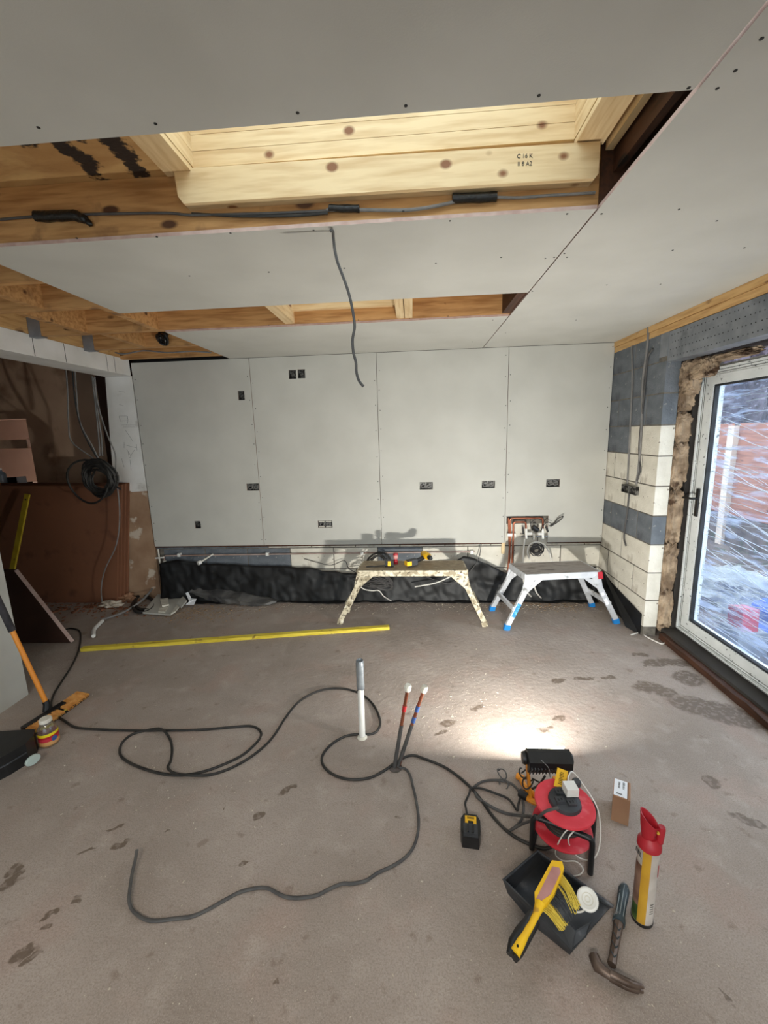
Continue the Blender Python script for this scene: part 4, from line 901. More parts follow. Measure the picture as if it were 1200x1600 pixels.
t.location = (q.x, q.y, 0); q2 = p+(q-p)*1.0*(p.z/(p.z-q.z))*.99; b.free(); b = NB(); beam(b, p, q2, .016, .052, up=(1, 0, .2)); bevel(b, .003); obj('bar', b, M['yellowZ'], t)
b = NB(); lathe(b, [(0, 0), (.008, 0), (.008, .003)], p+(q-p)*.07+Vector((0, -.0115, 0)), (0, 1, 0), 12); obj('hanging_hole', b, M['blackhole'], t)

# ---- brown sheets leaning, one behind the other
for k in range(4):
    y = 3.93+k*.028; x1 = -3.085+k*.018
    b = NB(); prism(b, [(-5.4, y, .002), (x1, y, .002), (x1+.175, y+.03, 1.215+.006*k), (-5.4, y+.03, 1.262+.006*k)], (0, .018, 0)); bevel(b, .002)
    o = obj('brown_sheet', b, M['brownsheet'], None, origin=(-4.2, y+.01, 0))
    tag(o, ['large reddish brown sheet, frontmost of the stack standing in the opening', 'brown sheet second in the standing stack, edge just showing', 'brown sheet third in the standing stack, edge just showing', 'brown sheet at the back of the standing stack'][k], 'board', 'brown sheets standing in the opening')
# dark offcut leaning behind the wall end
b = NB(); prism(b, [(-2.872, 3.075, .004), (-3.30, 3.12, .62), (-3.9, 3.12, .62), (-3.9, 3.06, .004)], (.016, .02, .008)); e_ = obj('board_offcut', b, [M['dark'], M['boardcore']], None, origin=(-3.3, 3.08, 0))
for p in e_.data.polygons:
    if abs(p.normal.z) > .3 and p.normal.x > .2: p.material_index = 1
tag(e_, 'dark slanting board offcut with a pale cut edge behind the wall end', 'board')
# things on top of the sheets
t = thing('water_bottle', 'clear plastic bottle standing behind the brown sheets at the far left', 'bottle', (B(4, 757, 4.25).x, 4.25, 0))
# ledge carrying bottle and black tin
bz = B(4, 757, 4.25).z
b = NB(); box(b, (-5.6, 4.12, bz-.05), (-4.32, 4.5, bz)); bevel(b, .003); box(b, (-5.5, 4.15, .001), (-4.4, 4.48, bz-.05)); o = obj('kitchen_unit', b, M['dark'], None, origin=(-4.9, 4.3, 0)); tag(o, 'dark worktop just showing over the top of the brown sheets', 'worktop')
t.location.z = bz
b = NB(); lathe(b, [(0, 0), (.045, 0), (.048, .05), (.045, .07), (.048, .09), (.045, .12), (.02, .145), (.016, .16), (0, .16)], (0, 0, 0), seg=20); obj('bottle_body', b, mat('clear_blue_plastic', (170, 190, 206), rough=.1, trans=.5), t, local=True, smooth=True)
b = NB(); lathe(b, [(0, .155), (.018, .155), (.018, .175), (0, .175)], (0, 0, 0), seg=16); obj('bottle_cap', b, M['whiteplastic'], t, local=True, smooth=True)
p = B(19, 757, 4.3); b = bbox((p.x-.06, 4.28, bz), (p.x+.05, 4.36, bz+.07), .004, 2); o = obj('black_tin', b, M['blackplastic'], None, origin=(p.x, 4.32, bz)); tag(o, 'small black tin beside the bottle above the brown sheets', 'tin')
p = B(29, 745, 4.3); b = bbox((p.x-.008, 4.28, bz), (p.x+.008, 4.38, bz+.075), .002); o = obj('white_card', b, M['paper'], None, origin=(p.x, 4.33, bz)); tag(o, 'upright white card at the right of the small black tin', 'card')

# ---- hanging coil and cables in the opening
c = B(155, 747, 3.78); b = NB(); coil(b, c, (.15, 1, .1), .168, 22, .0105, 11, 1.0, .42, pts=30)
o = obj('hanging_cable_coil', b, M['blackrubber'], None, smooth=True, origin=tuple(c)); tag(o, 'thick coil of black cable hanging in the opening beside the white pier', 'cable coil')
cc = c+Vector((-.09, -.03, -.03)); b = NB(); tube(b, [cc+Vector((.20*math.cos(a_)*1.0, .02*math.sin(a_*2), .205*math.sin(a_))) for a_ in [2*PI*q/28 for q in range(29)]], .0095, 8, 0, False)
tube(b, [c+Vector((.14, 0, -.07)), c+Vector((.19, -.01, -.10)), c+Vector((.205, -.01, -.11))], .009, 8, 3)
o = obj('hanging_cable_loop', b, M['blackrubber'], None, smooth=True, origin=tuple(cc)); tag(o, 'single wide loop of black cable hanging off the side of the thick coil', 'cable')
vt = [([(103, 575), (106, 620), (107, 660), (112, 690), (140, 712), (152, 722)], 'greycable', 'slack grey cable hanging from the beam, farthest from the white pier'),
      ([(113, 578), (118, 630), (128, 670), (146, 706), (158, 722)], 'blackrubber', 'dark cable crossing down to the hanging coil, second from the far side'),
      ([(117, 580), (120, 620), (125, 660), (146, 700), (156, 722)], 'greycable', 'grey cable hanging to the coil from the middle of the bunch'),
      ([(144, 588), (150, 640), (154, 680), (156, 712)], 'greycable', 'straight pale cable dropping onto the coil'),
      ([(148, 589), (152, 640), (158, 680), (160, 712)], 'greycable', 'second straight pale cable dropping onto the coil'),
      ([(146, 590), (155, 640), (168, 680), (180, 710), (181, 740), (187, 800), (182, 850), (164, 890), (158, 920), (160, 945)], 'greycable', 'long pale cable passing behind the coil down to the floor rubble')]
for l, m_, lb in vt: cable('hanging_cable', [B(u, v, 3.76+.01*i) for i, (u, v) in enumerate(l)], .006, m_, lb)

# ---- cables and rubbish at the foot of the pier
cable('grey_conduit', [F(250, 905, .16), F(240, 917, .11), F(225, 935, .06), F(205, 950, .02), F(185, 960, .012), F(160, 968, .01)], .011, 'greycable', 'stiff grey conduit bending down beside the pier to the floor')
cable('black_hose', fp([(213, 935), (207, 945), (212, 955), (228, 956), (240, 948), (236, 936), (222, 930), (212, 936), (215, 950), (232, 953)], .018), .015, 'blackrubber', 'short curled black hose at the foot of the pier')
b = NB(); tube(b, [F(146, 994, .02), F(147, 984, .02), F(154, 976, .02), F(160, 970, .02)], .016, 8, 4); o = obj('white_trunking_piece', b, M['whiteplastic'], None, smooth=True, origin=tuple(F(150, 984, .004))); tag(o, 'bent piece of white plastic trunking left on the floor near the pier', 'trunking')
def crumple(name, c, s, seed, m, label, cat, amp=.5):
    b = NB(); bmesh.ops.create_icosphere(b, subdivisions=3, radius=1)
    for v in b.verts:
        p = v.co.copy(); k = 1+amp*noise.noise(p*2.3+Vector((seed, 0, 0))); v.co = Vector((c[0]+p.x*s[0]*k, c[1]+p.y*s[1]*k, max(.003, c[2]+p.z*s[2]*k)))
    o = obj(name, b, M[m], None, origin=(c[0], c[1], .003)); return tag(o, label, cat)
c = F(175, 948); crumple('crumpled_paper', (c.x, c.y, .02), (.10, .05, .04), 3, 'chips', 'crumpled pale paper among the rubble before the standing sheets', 'paper', .9)
c = F(200, 938); crumple('crumpled_sack', (c.x, c.y, .02), (.09, .05, .05), 8, 'card', 'crumpled brown sack at the foot of the pier', 'sack', .8)
c = F(75, 935); crumple('rubble_heap', (c.x-.05, c.y, .02), (.24, .09, .08), 13, 'brownsheet', 'low brown rubble heap by the base of the standing sheets', 'rubble', 1.0)['kind'] = 'stuff'

# ---- plasterboard offcuts pile
p4 = [F(223, 959, .012), F(267, 962, .012), F(294, 926, .03), F(254, 921, .03)]
b = NB(); prism(b, p4, (0, 0, .014)); o = obj('plasterboard_offcut', b, M['board'], None, origin=tuple(F(258, 945, .0))); tag(o, 'largest plasterboard offcut, lying flat beside the dusty polythene', 'offcut')
b = NB(); prism(b, [F(228, 958, .0), F(262, 960, .0), F(288, 930, .0), F(258, 926, .0)], (0, 0, .0115)); o = obj('plasterboard_offcut', b, M['boardcore'], None, origin=tuple(F(258, 945, .0))); tag(o, 'lower plasterboard offcut mostly hidden under the largest one', 'offcut')
for (q, z, th, lb) in (([(247, 955), (258, 956), (264, 946), (251, 945)], .038, .022, 'small white plasterboard block lying on the large offcut, front one'),
                   ([(253, 946), (264, 944), (262, 934), (250, 936)], .062, .016, 'small white plasterboard block resting on the front one'),
                   ([(267, 959), (274, 955), (286, 940), (279, 940)], .04, .012, 'narrow plasterboard strip at the right edge of the large offcut'),
                   ([(276, 942), (283, 948), (292, 938), (286, 931)], .058, .016, 'broken grey plasterboard piece beside the torn white paper')):
    b = NB(); prism(b, [F(u, v, z) for u, v in q], (0, 0, -th)); bevel(b, .0015); o = obj('plasterboard_offcut', b, M['board' if 'grey' in lb else 'dirtywhite'], None, origin=tuple(F(q[0][0], q[0][1], z-th))); tag(o, lb, 'offcut')
b = NB(); vs = [b.verts.new(F(u, v, z)) for u, v, z in ((290, 927, .10), (294, 925, .11), (299, 935, .06), (307, 936, .06), (303, 945, .03), (290, 945, .03), (296, 940, .05))]
b.faces.new(vs[:3]+[vs[6]]); b.faces.new([vs[2], vs[3], vs[6]]); b.faces.new([vs[3], vs[4], vs[5], vs[6]]); o = obj('torn_paper', b, M['paper'], None, origin=tuple(F(298, 940, .03))); tag(o, 'torn white paper propped at the right of the offcuts', 'paper'); sd = o.modifiers.new('thickness', 'SOLIDIFY'); sd.thickness = .002

# ---- plaster dust, shavings and chips on the floor
def scatter(name, label, n, fn, m, smin, smax, seed, cat='debris', flat=.35):
    r = random.Random(seed); b = NB()
    for _ in range(n):
        p = fn(r); s = r.uniform(smin, smax)*(1 if r.random() > .06 else 2.0); a = r.uniform(0, 6.3); L = s*r.uniform(1, 2.4); k = 4
        ca, sa = math.cos(a), math.sin(a)
        pts = [(-L, -s*.6), (L*.8, -s), (L, s*.5), (-L*.4, s)]
        top = [b.verts.new((p.x+x*ca-y*sa, p.y+x*sa+y*ca, .0005+s*flat*2)) for x, y in pts]; base = [b.verts.new((p.x+x*1.15*ca-y*1.15*sa, p.y+x*1.15*sa+y*1.15*ca, .0004)) for x, y in pts]
        b.faces.new(top)
        for i in range(4): j = (i+1) % 4; b.faces.new((base[i], base[j], top[j], top[i]))
    o = obj(name, b, M[m], None, kind='stuff'); tag(o, label, cat); return o
def reg(u0, v0, u1, v1, pw=1):
    def f(r):
        return F(r.uniform(u0, u1), v0+(v1-v0)*r.random()**pw)
    return f
def gau(u, v, su, sv): return lambda r: F(r.gauss(u, su), r.gauss(v, sv))
scatter('plaster_chips', 'tiny pale plaster chips strewn over the whole floor', 420, reg(120, 950, 1150, 1590, 1.2), 'chips', .0005, .0017, 1)
scatter('plaster_crumbs', 'pale crumbs thick on the floor around the upright copper pipes', 520, gau(720, 1110, 60, 38), 'chips', .0006, .0018, 2)
scatter('plaster_dust', 'fine pale dust along the foot of the far wall', 800, lambda r: Vector((r.uniform(-1.9, 1.7), 3.9-abs(r.gauss(0, .12)), 0)), 'chips', .0010, .0028, 3)
scatter('wood_shavings', 'brown shavings spilt in front of the plasterboard offcuts', 700, gau(300, 957, 42, 8), 'sawdust', .0015, .004, 4)
scatter('wood_shavings', 'brown shavings under the blue-footed platform', 600, gau(865, 942, 45, 7), 'sawdust', .0015, .004, 5)
scatter('rubble_crumbs', 'brown crumbs on the floor in front of the standing sheets', 260, gau(140, 950, 55, 7), 'brownsheet', .003, .01, 6)
scatter('plaster_crumbs', 'pale crumbs near the chalky patch below the floor batten', 160, gau(310, 1200, 110, 70), 'chips', .0008, .0022, 7)

# ---- upright pipes in the middle of the floor
p = F(566, 1152); t = thing('soil_pipe', 'white upright pipe with a grey foil-wrapped top', 'pipe', (p.x, p.y, 0))
tp_ = Vector((-.296-p.x, 2.03-p.y, .468)); dx = Vector((tp_.x, tp_.y, .468)).normalized()
b = NB(); lathe(b, [(0, -.01), (.0175, -.01), (.0175, .42), (0, .42)], (0, 0, 0), dx, 20); obj('pipe_shaft', b, M['whiteplastic'], t, smooth=True, local=True)
b = NB(); lathe(b, [(.0195, .30), (.0215, .31), (.021, .36), (.0225, .44), (.022, .462), (.0185, .47), (.016, .462), (0, .46)], (0, 0, 0), dx, 20)
for v in b.verts: v.co += Vector((1, 1, 0))*.003*noise.noise(v.co*60)+Vector((0, 0, .012*noise.noise(v.co*50)*(v.co.z < .33)))
obj('foil_wrap', b, M['pipegrey'], t, smooth=True, local=True)
b = NB(); tube(b, [(.018, -.012, .45), (.016, -.020, .40), (.012, -.023, .34), (-.004, -.023, .31), (-.016, -.014, .29), (-.012, .01, .28)], .0022, 6, 5); tube(b, [(-.015, -.016, .455), (.005, -.023, .43), (.018, -.014, .40), (.021, 0, .33)], .0022, 6, 5); obj('wrap_tie', b, M['blackrubber'], t, smooth=True, local=True)
b = NB(); lathe(b, [(.0178, .0), (.028, .0), (.026, .006), (.019, .012)], (0, 0, 0), seg=18); obj('base_collar', b, M['dirtywhite'], t, smooth=True, local=True)
for (uv, lb, mb, bands, foot) in (((637, 1076), 'copper pipe stub with white cap and red band, more upright one', 'redink', (.76,), (616, 1199)), ((662, 1078), 'copper pipe stub with white cap and blue tape bands, leaning one', 'blueink', (.76, .62), (622, 1197))):
    p = F(*foot); q = B(uv[0], uv[1], 1.83 if mb == 'redink' else 1.86); t = thing('copper_pipe_stub', lb, 'pipe', (p.x, p.y, 0)); d = q-p
    b = NB(); tube(b, [p+Vector((0, 0, -.01)), p+d*.5, q], .0085, 10, 3); obj('pipe_shaft', b, M['copper'], t, smooth=True)
    b = NB(); tube(b, [p+Vector((0, 0, -.0)), p+d*.3, p+d*.55], .0100, 10, 3); obj('pipe_sleeve', b, M['darkgreycable'], t, smooth=True)
    for k in bands: b = NB(); tube(b, [p+d*(k-.035), p+d*(k+.035)], .0105, 10, 0); obj('tape_band', b, M[mb], t, smooth=True)
    b = NB(); lathe(b, [(0, -.012), (.0135, -.012), (.0165, -.004), (.0165, .016), (.0135, .022), (0, .022)], q, d, 16)
    obj('pipe_cap', b, M['dirtywhite'], t, smooth=True)
    b = NB(); 
    for a_ in range(10): A_ = a_*PI/5; u_ = d.normalized().orthogonal().normalized(); w_ = d.normalized().cross(u_); pos = q+(u_*math.cos(A_)+w_*math.sin(A_))*.0165; beam(b, pos-d.normalized()*.003, pos+d.normalized()*.015, .002, .003)
    obj('cap_ribs', b, M['dirtywhite'], t, kind='stuff')
b = NB(); lathe(b, [(0, .0008), (.026, .0008), (.034, .003), (.03, .0)], F(618, 1200), seg=14); o = obj('floor_hole_rim', b, M['earth'], None, origin=tuple(F(618, 1200))); tag(o, 'ragged dark hole in the slab at the foot of the copper stubs', 'hole')

# ---- long cables on the floor
R_ = .0065
main = [(100, 985), (112, 983), (124, 987), (126, 1000), (122, 1020), (112, 1042), (98, 1064), (85, 1085), (80, 1103), (86, 1118), (100, 1127), (118, 1138), (150, 1141), (200, 1143), (250, 1143), (310, 1142), (360, 1138), (390, 1136), (404, 1141), (408, 1150), (400, 1163), (378, 1182), (345, 1198), (315, 1208), (285, 1213), (255, 1211), (225, 1203), (200, 1192), (188, 1180), (190, 1164), (205, 1150), (228, 1143), (252, 1144), (265, 1155), (269, 1172), (267, 1190), (263, 1205), (275, 1214), (300, 1217), (330, 1212), (365, 1200), (398, 1180), (425, 1155), (448, 1120), (468, 1097), (495, 1082), (520, 1077), (545, 1079), (568, 1088), (585, 1105), (594, 1128), (590, 1143), (578, 1149), (560, 1149), (540, 1152), (520, 1163), (506, 1178), (503, 1192), (512, 1206), (530, 1216), (552, 1220), (578, 1217), (600, 1206), (617, 1194), (632, 1185), (646, 1182), (662, 1187), (690, 1198), (712, 1212), (735, 1232), (752, 1252), (768, 1275), (788, 1297), (810, 1313), (835, 1324), (852, 1328), (868, 1322)]
def over(l):   # lift where the cable crosses itself
    P_ = [F(u, v) for u, v in l]; z = []
    for i, p in enumerate(P_):
        k = any(abs(i-j) > 4 and (P_[j]-p).length < .05 and j < i for j in range(len(P_)))
        z.append(R_+.0135 if k else R_)
    return [Vector((p.x, p.y, q)) for p, q in zip(P_, z)]
cable('extension_cable', over(main), R_, 'blackrubber', 'long black extension cable looping across the floor to the reel')
thin = [(624, 1199), (634, 1202), (641, 1212), (645, 1228), (650, 1250), (654, 1280), (652, 1305), (645, 1325), (632, 1341), (612, 1354), (590, 1364), (572, 1376), (550, 1381), (535, 1381), (515, 1389), (495, 1399), (470, 1403), (448, 1402), (432, 1395), (418, 1388), (400, 1388), (375, 1394), (350, 1407), (325, 1421), (300, 1432), (270, 1436), (240, 1439), (222, 1434), (207, 1422), (202, 1408), (203, 1388), (207, 1362), (211, 1345), (214, 1328)]
zz_ = [.006]*(len(thin)-5)+[.014, .022, .022, .03, .04]
cable('earth_cable', [F(u, v, z) for (u, v), z in zip(thin, zz_)], .0058, 'darkgreycable', 'stiff dark grey cable snaking from the copper stubs to the bare foreground')
cable('charger_lead', fp([(735, 1231), (733, 1240), (727, 1254), (728, 1262), (731, 1275), (738, 1284)], [.02, .008, .008, .008, .012, .035]), .0045, 'blackrubber', 'thin black lead running to the battery charger')
cable('work_light_lead', fp([(735, 1231), (752, 1232), (775, 1240), (795, 1249), (808, 1266), (810, 1256), (817, 1237), (830, 1233), (842, 1226), (852, 1212)], [.02, .008, .008, .008, .008, .01, .02, .03, .05, .09]), .0048, 'blackrubber', 'angular black lead zigzagging to the work light')
cable('reel_lead', fp([(742, 1238), (746, 1246), (760, 1256), (780, 1267), (800, 1273), (830, 1276), (838, 1279), (865, 1290)], [.008, .008, .008, .008, .012, .09, .15, .15]), .006, 'darkgreycable', 'cable rising from the floor over the bar of the reel')
cable('grey_loop_lead', fp([(740, 1230), (752, 1222), (768, 1219), (785, 1220), (800, 1225), (812, 1238), (818, 1258), (815, 1280), (805, 1292), (796, 1298)], .007), .0052, 'darkgreycable', 'grey cable arching in a half loop left of the reel')
cable('reel_tail', fp([(796, 1298), (815, 1288), (838, 1279), (852, 1268), (872, 1262)], [.008, .05, .16, .25, .28]), .0052, 'darkgreycable', 'grey lead climbing from the floor to the centre of the reel')
b = NB(); coil(b, F(785, 1218, .012), (0, 0, 1), .018, 3, .003, 4, 1.5, .3, pts=12); o = obj('cable_knot', b, M['darkgreycable'], None, smooth=True, origin=tuple(F(785, 1218, .004))); tag(o, 'little tied knot of grey cable on the floor before the work light', 'cable')

# ---- cable reel
rc = Vector((.568, 1.462, 0)); t = thing('cable_reel', 'red cable reel with black tube frame and sockets on top', 'cable reel', tuple(rc))
tilt = Vector((.03, -.03, 1)).normalized()
def disc(zc, R, nm='flange'):
    b = NB(); lathe(b, [(.045, -.004), (R-.012, -.006), (R-.003, -.010), (R, -.004), (R-.002, .003), (R-.014, .004), (R-.03, .001), (.07, .002), (.045, .006)], rc+Vector((0, 0, 0))+tilt*zc, tilt, 48); return obj(nm, b, M['red'], t, smooth=True)
disc(.200, .112); disc(.092, .112)
b = NB(); lathe(b, [(0, .06), (.055, .06), (.055, .2), (0, .2)], rc, tilt, 28); obj('drum', b, M['dustyblack'], t, smooth=True)
b = NB(); n_ = 15
pts = []
for i in range(9*24): a_ = 2*PI*i/24; lv = i/24; pts.append(rc+tilt*(.108+.0085*lv)+Matrix.Rotation(a_, 3, tilt) @ tilt.orthogonal().normalized()*(.064+.008*((lv*1.7) % 1)))
tube(b, pts, .0065, 6, 0); obj('wound_cable', b, M['blackrubber'], t, smooth=True)
b = NB(); lathe(b, [(0, .223), (.046, .223), (.058, .216), (.062, .202), (.062, .196)], rc, tilt, 30); ft = obj('socket_plate', b, M['dustyblack'], t, smooth=True)
u_ = Vector((1, .1, 0)); u_ = (u_-tilt*u_.dot(tilt)).normalized(); w_ = tilt.cross(u_)
for k, (a_, dd) in enumerate(((2.0, .028), (3.6, .030), (5.2, .028), (.5, .029))):
    q = rc+tilt*.227+(u_*math.cos(a_)+w_*math.sin(a_))*dd; b = NB(); beam(b, q-u_*.016, q+u_*.016, .028, .010); bevel(b, .004, 2); sk = obj('socket', b, M['dustyblack'], t)
    if k != 3:
        b = NB(); beam(b, q+tilt*.005+u_*.006-w_*.004, q+tilt*.005+u_*.006+w_*.004, .003, .002, up=tilt); beam(b, q+tilt*.005-u_*.006-w_*.006, q+tilt*.005-u_*.006+w_*.003, .003, .002, up=tilt); obj('socket_slots', b, M['blackhole'], sk, kind='stuff')
# winding knob
q = F(899, 1237, .202); b = NB(); lathe(b, [(0, 0), (.009, 0), (.009, .03), (0, .03)], q, tilt, 12); obj('knob_stem', b, M['redplain'], t, smooth=True)
b = NB(); lathe(b, [(0, .03), (.015, .03), (.017, .036), (.017, .05), (.013, .056), (0, .056)], q, tilt, 16); obj('winding_knob', b, M['dustyblack'], t, smooth=True)
# black tube stand: front and rear hoops joined by feet
A0, A1 = Vector((.447, 1.428, .011)), Vector((.636, 1.340, .011)); dv = (A1-A0).normalized(); nv = Vector((-dv.y, dv.x, 0))
for off, nm in ((Vector((0, 0, 0)), 'front_hoop'), (nv*.165, 'rear_hoop')):
    a_, c_ = A0+off, A1+off; up = Vector((0, 0, .152)); r5 = .022
    b = NB(); tube(b, [a_, a_+up*.5, a_+up-Vector((0, 0, r5)), a_+up+dv*.006-Vector((0, 0, .006)), a_+up+dv*r5, c_+up-dv*r5, c_+up-dv*.006-Vector((0, 0, .006)), c_+up-Vector((0, 0, r5)), c_+up*.5, c_], .0105, 10, 3)
    obj(nm, b, M['blackplastic'], t, smooth=True)
for a_ in (A0, A1):
    b = NB(); tube(b, [a_, a_+nv*.165], .0105, 10, 0); obj('foot_tube', b, M['blackplastic'], t, smooth=True)
m0 = (A0+A1)/2+Vector((0, 0, .15)); b = NB(); beam(b, m0+Vector((0, 0, 0)), m0+nv*.165, .012, .008); obj('axle_bar', b, M['blackplastic'], t)
# white plug on the reel and its flex
q = rc+tilt*.232+(u_*math.cos(.5)+w_*math.sin(.5))*.029; t2 = thing('usb_plug', 'white charger plug pushed into the reel', 'plug', tuple(q))
b = NB(); beam(b, q+tilt*.001-w_*.022, q+tilt*.001+w_*.022, .046, .002, up=tilt); box_ = b
b = NB(); vs = [q+tilt*h_+u_*a_+w_*c_ for h_ in (0.001, .034) for a_, c_ in ((-.023, -.022), (.023, -.022), (.023, .022), (-.023, .022))]
bv = [b.verts.new(v) for v in vs]
for f in ((0,3,2,1),(4,5,6,7),(0,1,5,4),(1,2,6,5),(2,3,7,6),(3,0,4,7)): b.faces.new([bv[i] for i in f])
bevel(b, .008, 3); obj('plug_body', b, M['whiteplastic'], t2, smooth=True)
wf = [q+tilt*.028+w_*.022, q+tilt*.04+w_*.04+u_*.01, q+tilt*.02+w_*.07+u_*.05, F(930, 1255, .2), F(938, 1290, .12), F(936, 1325, .05), F(925, 1343, .012), F(905, 1340, .012), F(892, 1325, .06), F(888, 1310, .165), F(897, 1297, .178), F(885, 1298, .18), F(872, 1318, .1), F(868, 1335, .03), F(880, 1345, .008), F(900, 1346, .008), F(911, 1358, .008), F(905, 1367, .008), F(890, 1368, .008), F(880, 1362, .008), F(862, 1352, .03)]
cable('white_usb_lead', wf, .0024, 'whitecable', 'thin white lead draped down from the plug over the reel', None, 6, 6)

# ---- work light facing the far wall
lc = Vector((.575, 1.68, 0)); t = thing('work_light', 'black and orange site work light behind the reel, shining at the wall', 'work light', tuple(lc))
HT = .54; HZ = .07; HR = Matrix.Rotation(HZ, 3, 'Z') @ Matrix.Rotation(HT, 3, 'X'); hc = lc+Vector((0, 0, .205)); b = NB(); prof = [(-.045, -.028), (-.045, .012), (-.03, .04), (.012, .05), (.03, .04), (.035, -.03), (.01, -.048)]
prism(b, [hc+HR @ Vector((-.092, y_, z_)) for y_, z_ in prof], (.184, 0, 0)); bevel(b, .006, 2); obj('lamp_head', b, M['blackplastic'], t)
b = NB(); 
for i in range(13): x_ = -.085+i*.0142; box(b, (x_, -.052, -.035), (x_+.004, -.03, .02))
for v in b.verts: v.co = hc+HR @ v.co
obj('cooling_fins', b, M['dustyblack'], t, kind='stuff')
for s_ in (-1, 1):
    b = NB(); lathe(b, [(0, 0), (.026, 0), (.028, .006), (.024, .016), (0, .018)], hc+Vector((s_*.092, 0, 0)), (s_, 0, 0), 18); obj('pivot_knob', b, M['blackplastic'], t, smooth=True)
    b = NB(); beam(b, hc+Vector((s_*.088, -.006, -.01)), lc+Vector((s_*.075, -.03, .03)), .012, .026, up=(0, 1, 0)); bevel(b, .003); obj('bracket_arm', b, M['toolorange'], t)
b = NB(); box(b, (-.082, .031, -.024), (.082, .0375, .032))
for v in b.verts: v.co = hc+HR @ v.co
obj('lens', b, M['lens'], t, label='glowing lamp lens')
for nm, l in (('stand_foot', [(-.085, .10, .012), (-.08, .02, .03), (-.04, -.04, .035), (.0, -.07, .02)]), ('stand_foot', [(.075, .10, .012), (.07, .02, .03), (.04, -.04, .035), (.0, -.07, .02)]), ('stand_foot', [(-.10, -.012, .02), (-.06, -.05, .025), (-.02, -.07, .03), (.02, -.08, .02)])):
    b = NB(); tube(b, [lc+Vector(p) for p in l], .013, 8, 5)
    for v in b.verts: v.co.z = max(v.co.z, .001)
    obj(nm, b, M['toolorange'], t, smooth=True)
b = NB(); tube(b, [lc+Vector((-.115, .0, .024)), lc+Vector((-.085, -.025, .024))], .017, 10, 0); obj('foot_pad', b, M['blackplastic'], t, smooth=True)
b = NB(); tube(b, [lc+Vector((-.10, .105, .016)), lc+Vector((-.075, .085, .018))], .015, 10, 0); obj('foot_pad', b, M['toolorange'], t, smooth=True)
b = NB(); coil(b, lc+Vector((-.09, .0, .10)), (0, .3, 1), .03, 2, .0035, 4, .7, .1, pts=14); tube(b, [lc+Vector((-.06, 0, .10)), lc+Vector((-.02, -.045, .11)), lc+Vector((.0, -.06, .12))], .0035, 6); obj('lead_loop', b, M['blackrubber'], t, smooth=True)
b = NB(); tube(b, [hc+Vector((-.04, -.046, .03)), hc+Vector((-.01, -.056, .0)), hc+Vector((.0, -.05, -.05))], .0018, 6); obj('tag_string', b, M['greycable'], t, smooth=True)
# the yellow tag
tl = thing('safety_tag', 'yellow printed tag hanging from the work light over the reel', 'tag', tuple(lc+Vector((.01, -.085, .10))))
g0, g1, g2, g3 = F(871, 1199, .236), F(887, 1205, .236), F(882, 1232, .212), F(865, 1228, .212)
b = NB(); prism(b, [g0, g1, g2, g3], (.001, -.0015, .001)); obj('tag_sheet', b, M['toolyellow'], tl)
gx = (g1-g0).normalized(); gy = (g0-g3).normalized(); gc = (g0+g1+g2+g3)/4+Vector((0, -.004, .002))
for k in range(8):
    b = NB(); cc_ = gc+gy*(.026-.0072*k); hw = .0085 if k % 3 else .006
    beam(b, cc_-gx*hw, cc_+gx*(hw-.0015*(k % 2)), .0009, .0018, up=gy); obj('print_line', b, M['ink'], tl)
LC = hc

# the light it gives
area('work_light_glow', tuple(hc+HR @ Vector((0, .040, .004))), (PI/2+HT, 0, HZ), .10, .035, 27, (1, .98, .91), spread=2.84)

# ---- battery charger
p = F(735, 1308); t = thing('battery_charger', 'black battery charger with a yellow label on the open floor', 'charger', (p.x, p.y, 0), (0, 0, -.12))
b = NB(); prism(b, [(-.033, -.05, 0), (.033, -.05, 0), (.040, -.02, 0), (.040, .03, 0), (.026, .055, 0), (-.026, .055, 0), (-.040, .03, 0), (-.040, -.02, 0)], (0, 0, .055)); bevel(b, .008, 2); obj('case', b, M['blackplastic'], t, local=True)
b = bbox((-.028, -.05, .052), (.028, -.005, .072), .006, 2); obj('battery_dock', b, M['dustyblack'], t, local=True)
b = NB(); board(b, 2, .056, .0012, -.022, .024, .006, .044, holes=[(-.010, .012, .006, .022)]); obj('yellow_label', b, [M['toolyellow']]*2, t, local=True)
for k in range(3): b = NB(); box(b, (-.014, .030+k*.004, .0574), (.016, .0318+k*.004, .0578)); obj('print_line', b, M['ink'], t, local=True)
for s_ in (-1, 1): b = NB(); box(b, (s_*.010-.003, -.046, .070), (s_*.010+.003, -.012, .077)); bevel(b, .001); obj('dock_rail', b, M['blackplastic'], t, local=True)

# ---- cardboard box
c0, c1 = F(955, 1281), F(981, 1291); dxv = (c1-c0).normalized(); nyv = Vector((-dxv.y, dxv.x, 0)); Wd = (c1-c0).length+.002; ang = math.atan2(dxv.y, dxv.x)
t = thing('cardboard_box', 'small brown cardboard box with a white label on top', 'box', (((c0+c1)/2+nyv*.052).x, ((c0+c1)/2+nyv*.052).y, 0), (0, 0, ang))
b = bbox((-Wd/2, -.052, 0), (Wd/2, .052, .122), .0012); obj('carton', b, M['card'], t, local=True)
b = NB(); box(b, (-Wd/2+.002, -.046, .122), (Wd/2-.012, .05, .1226)); lbl = obj('white_label', b, M['paper'], t, local=True)
r4 = random.Random(5)
def bars(x0, x1, y0, y1, n):
    b = NB()
    for i in range(n):
        y = y0+(y1-y0)*i/n; w = (y1-y0)/n*r4.choice((.35, .6, .5)); box(b, (x0, y, .1227), (x1-r4.uniform(0, .004), y+w, .1229))
    o = obj('label_print', b, M['ink'], lbl, local=True, kind='stuff')
bars(-.014, -.006, .0, .038, 16); bars(.002, .012, .0, .042, 13)
bars(-.020, .004, -.036, -.028, 4)
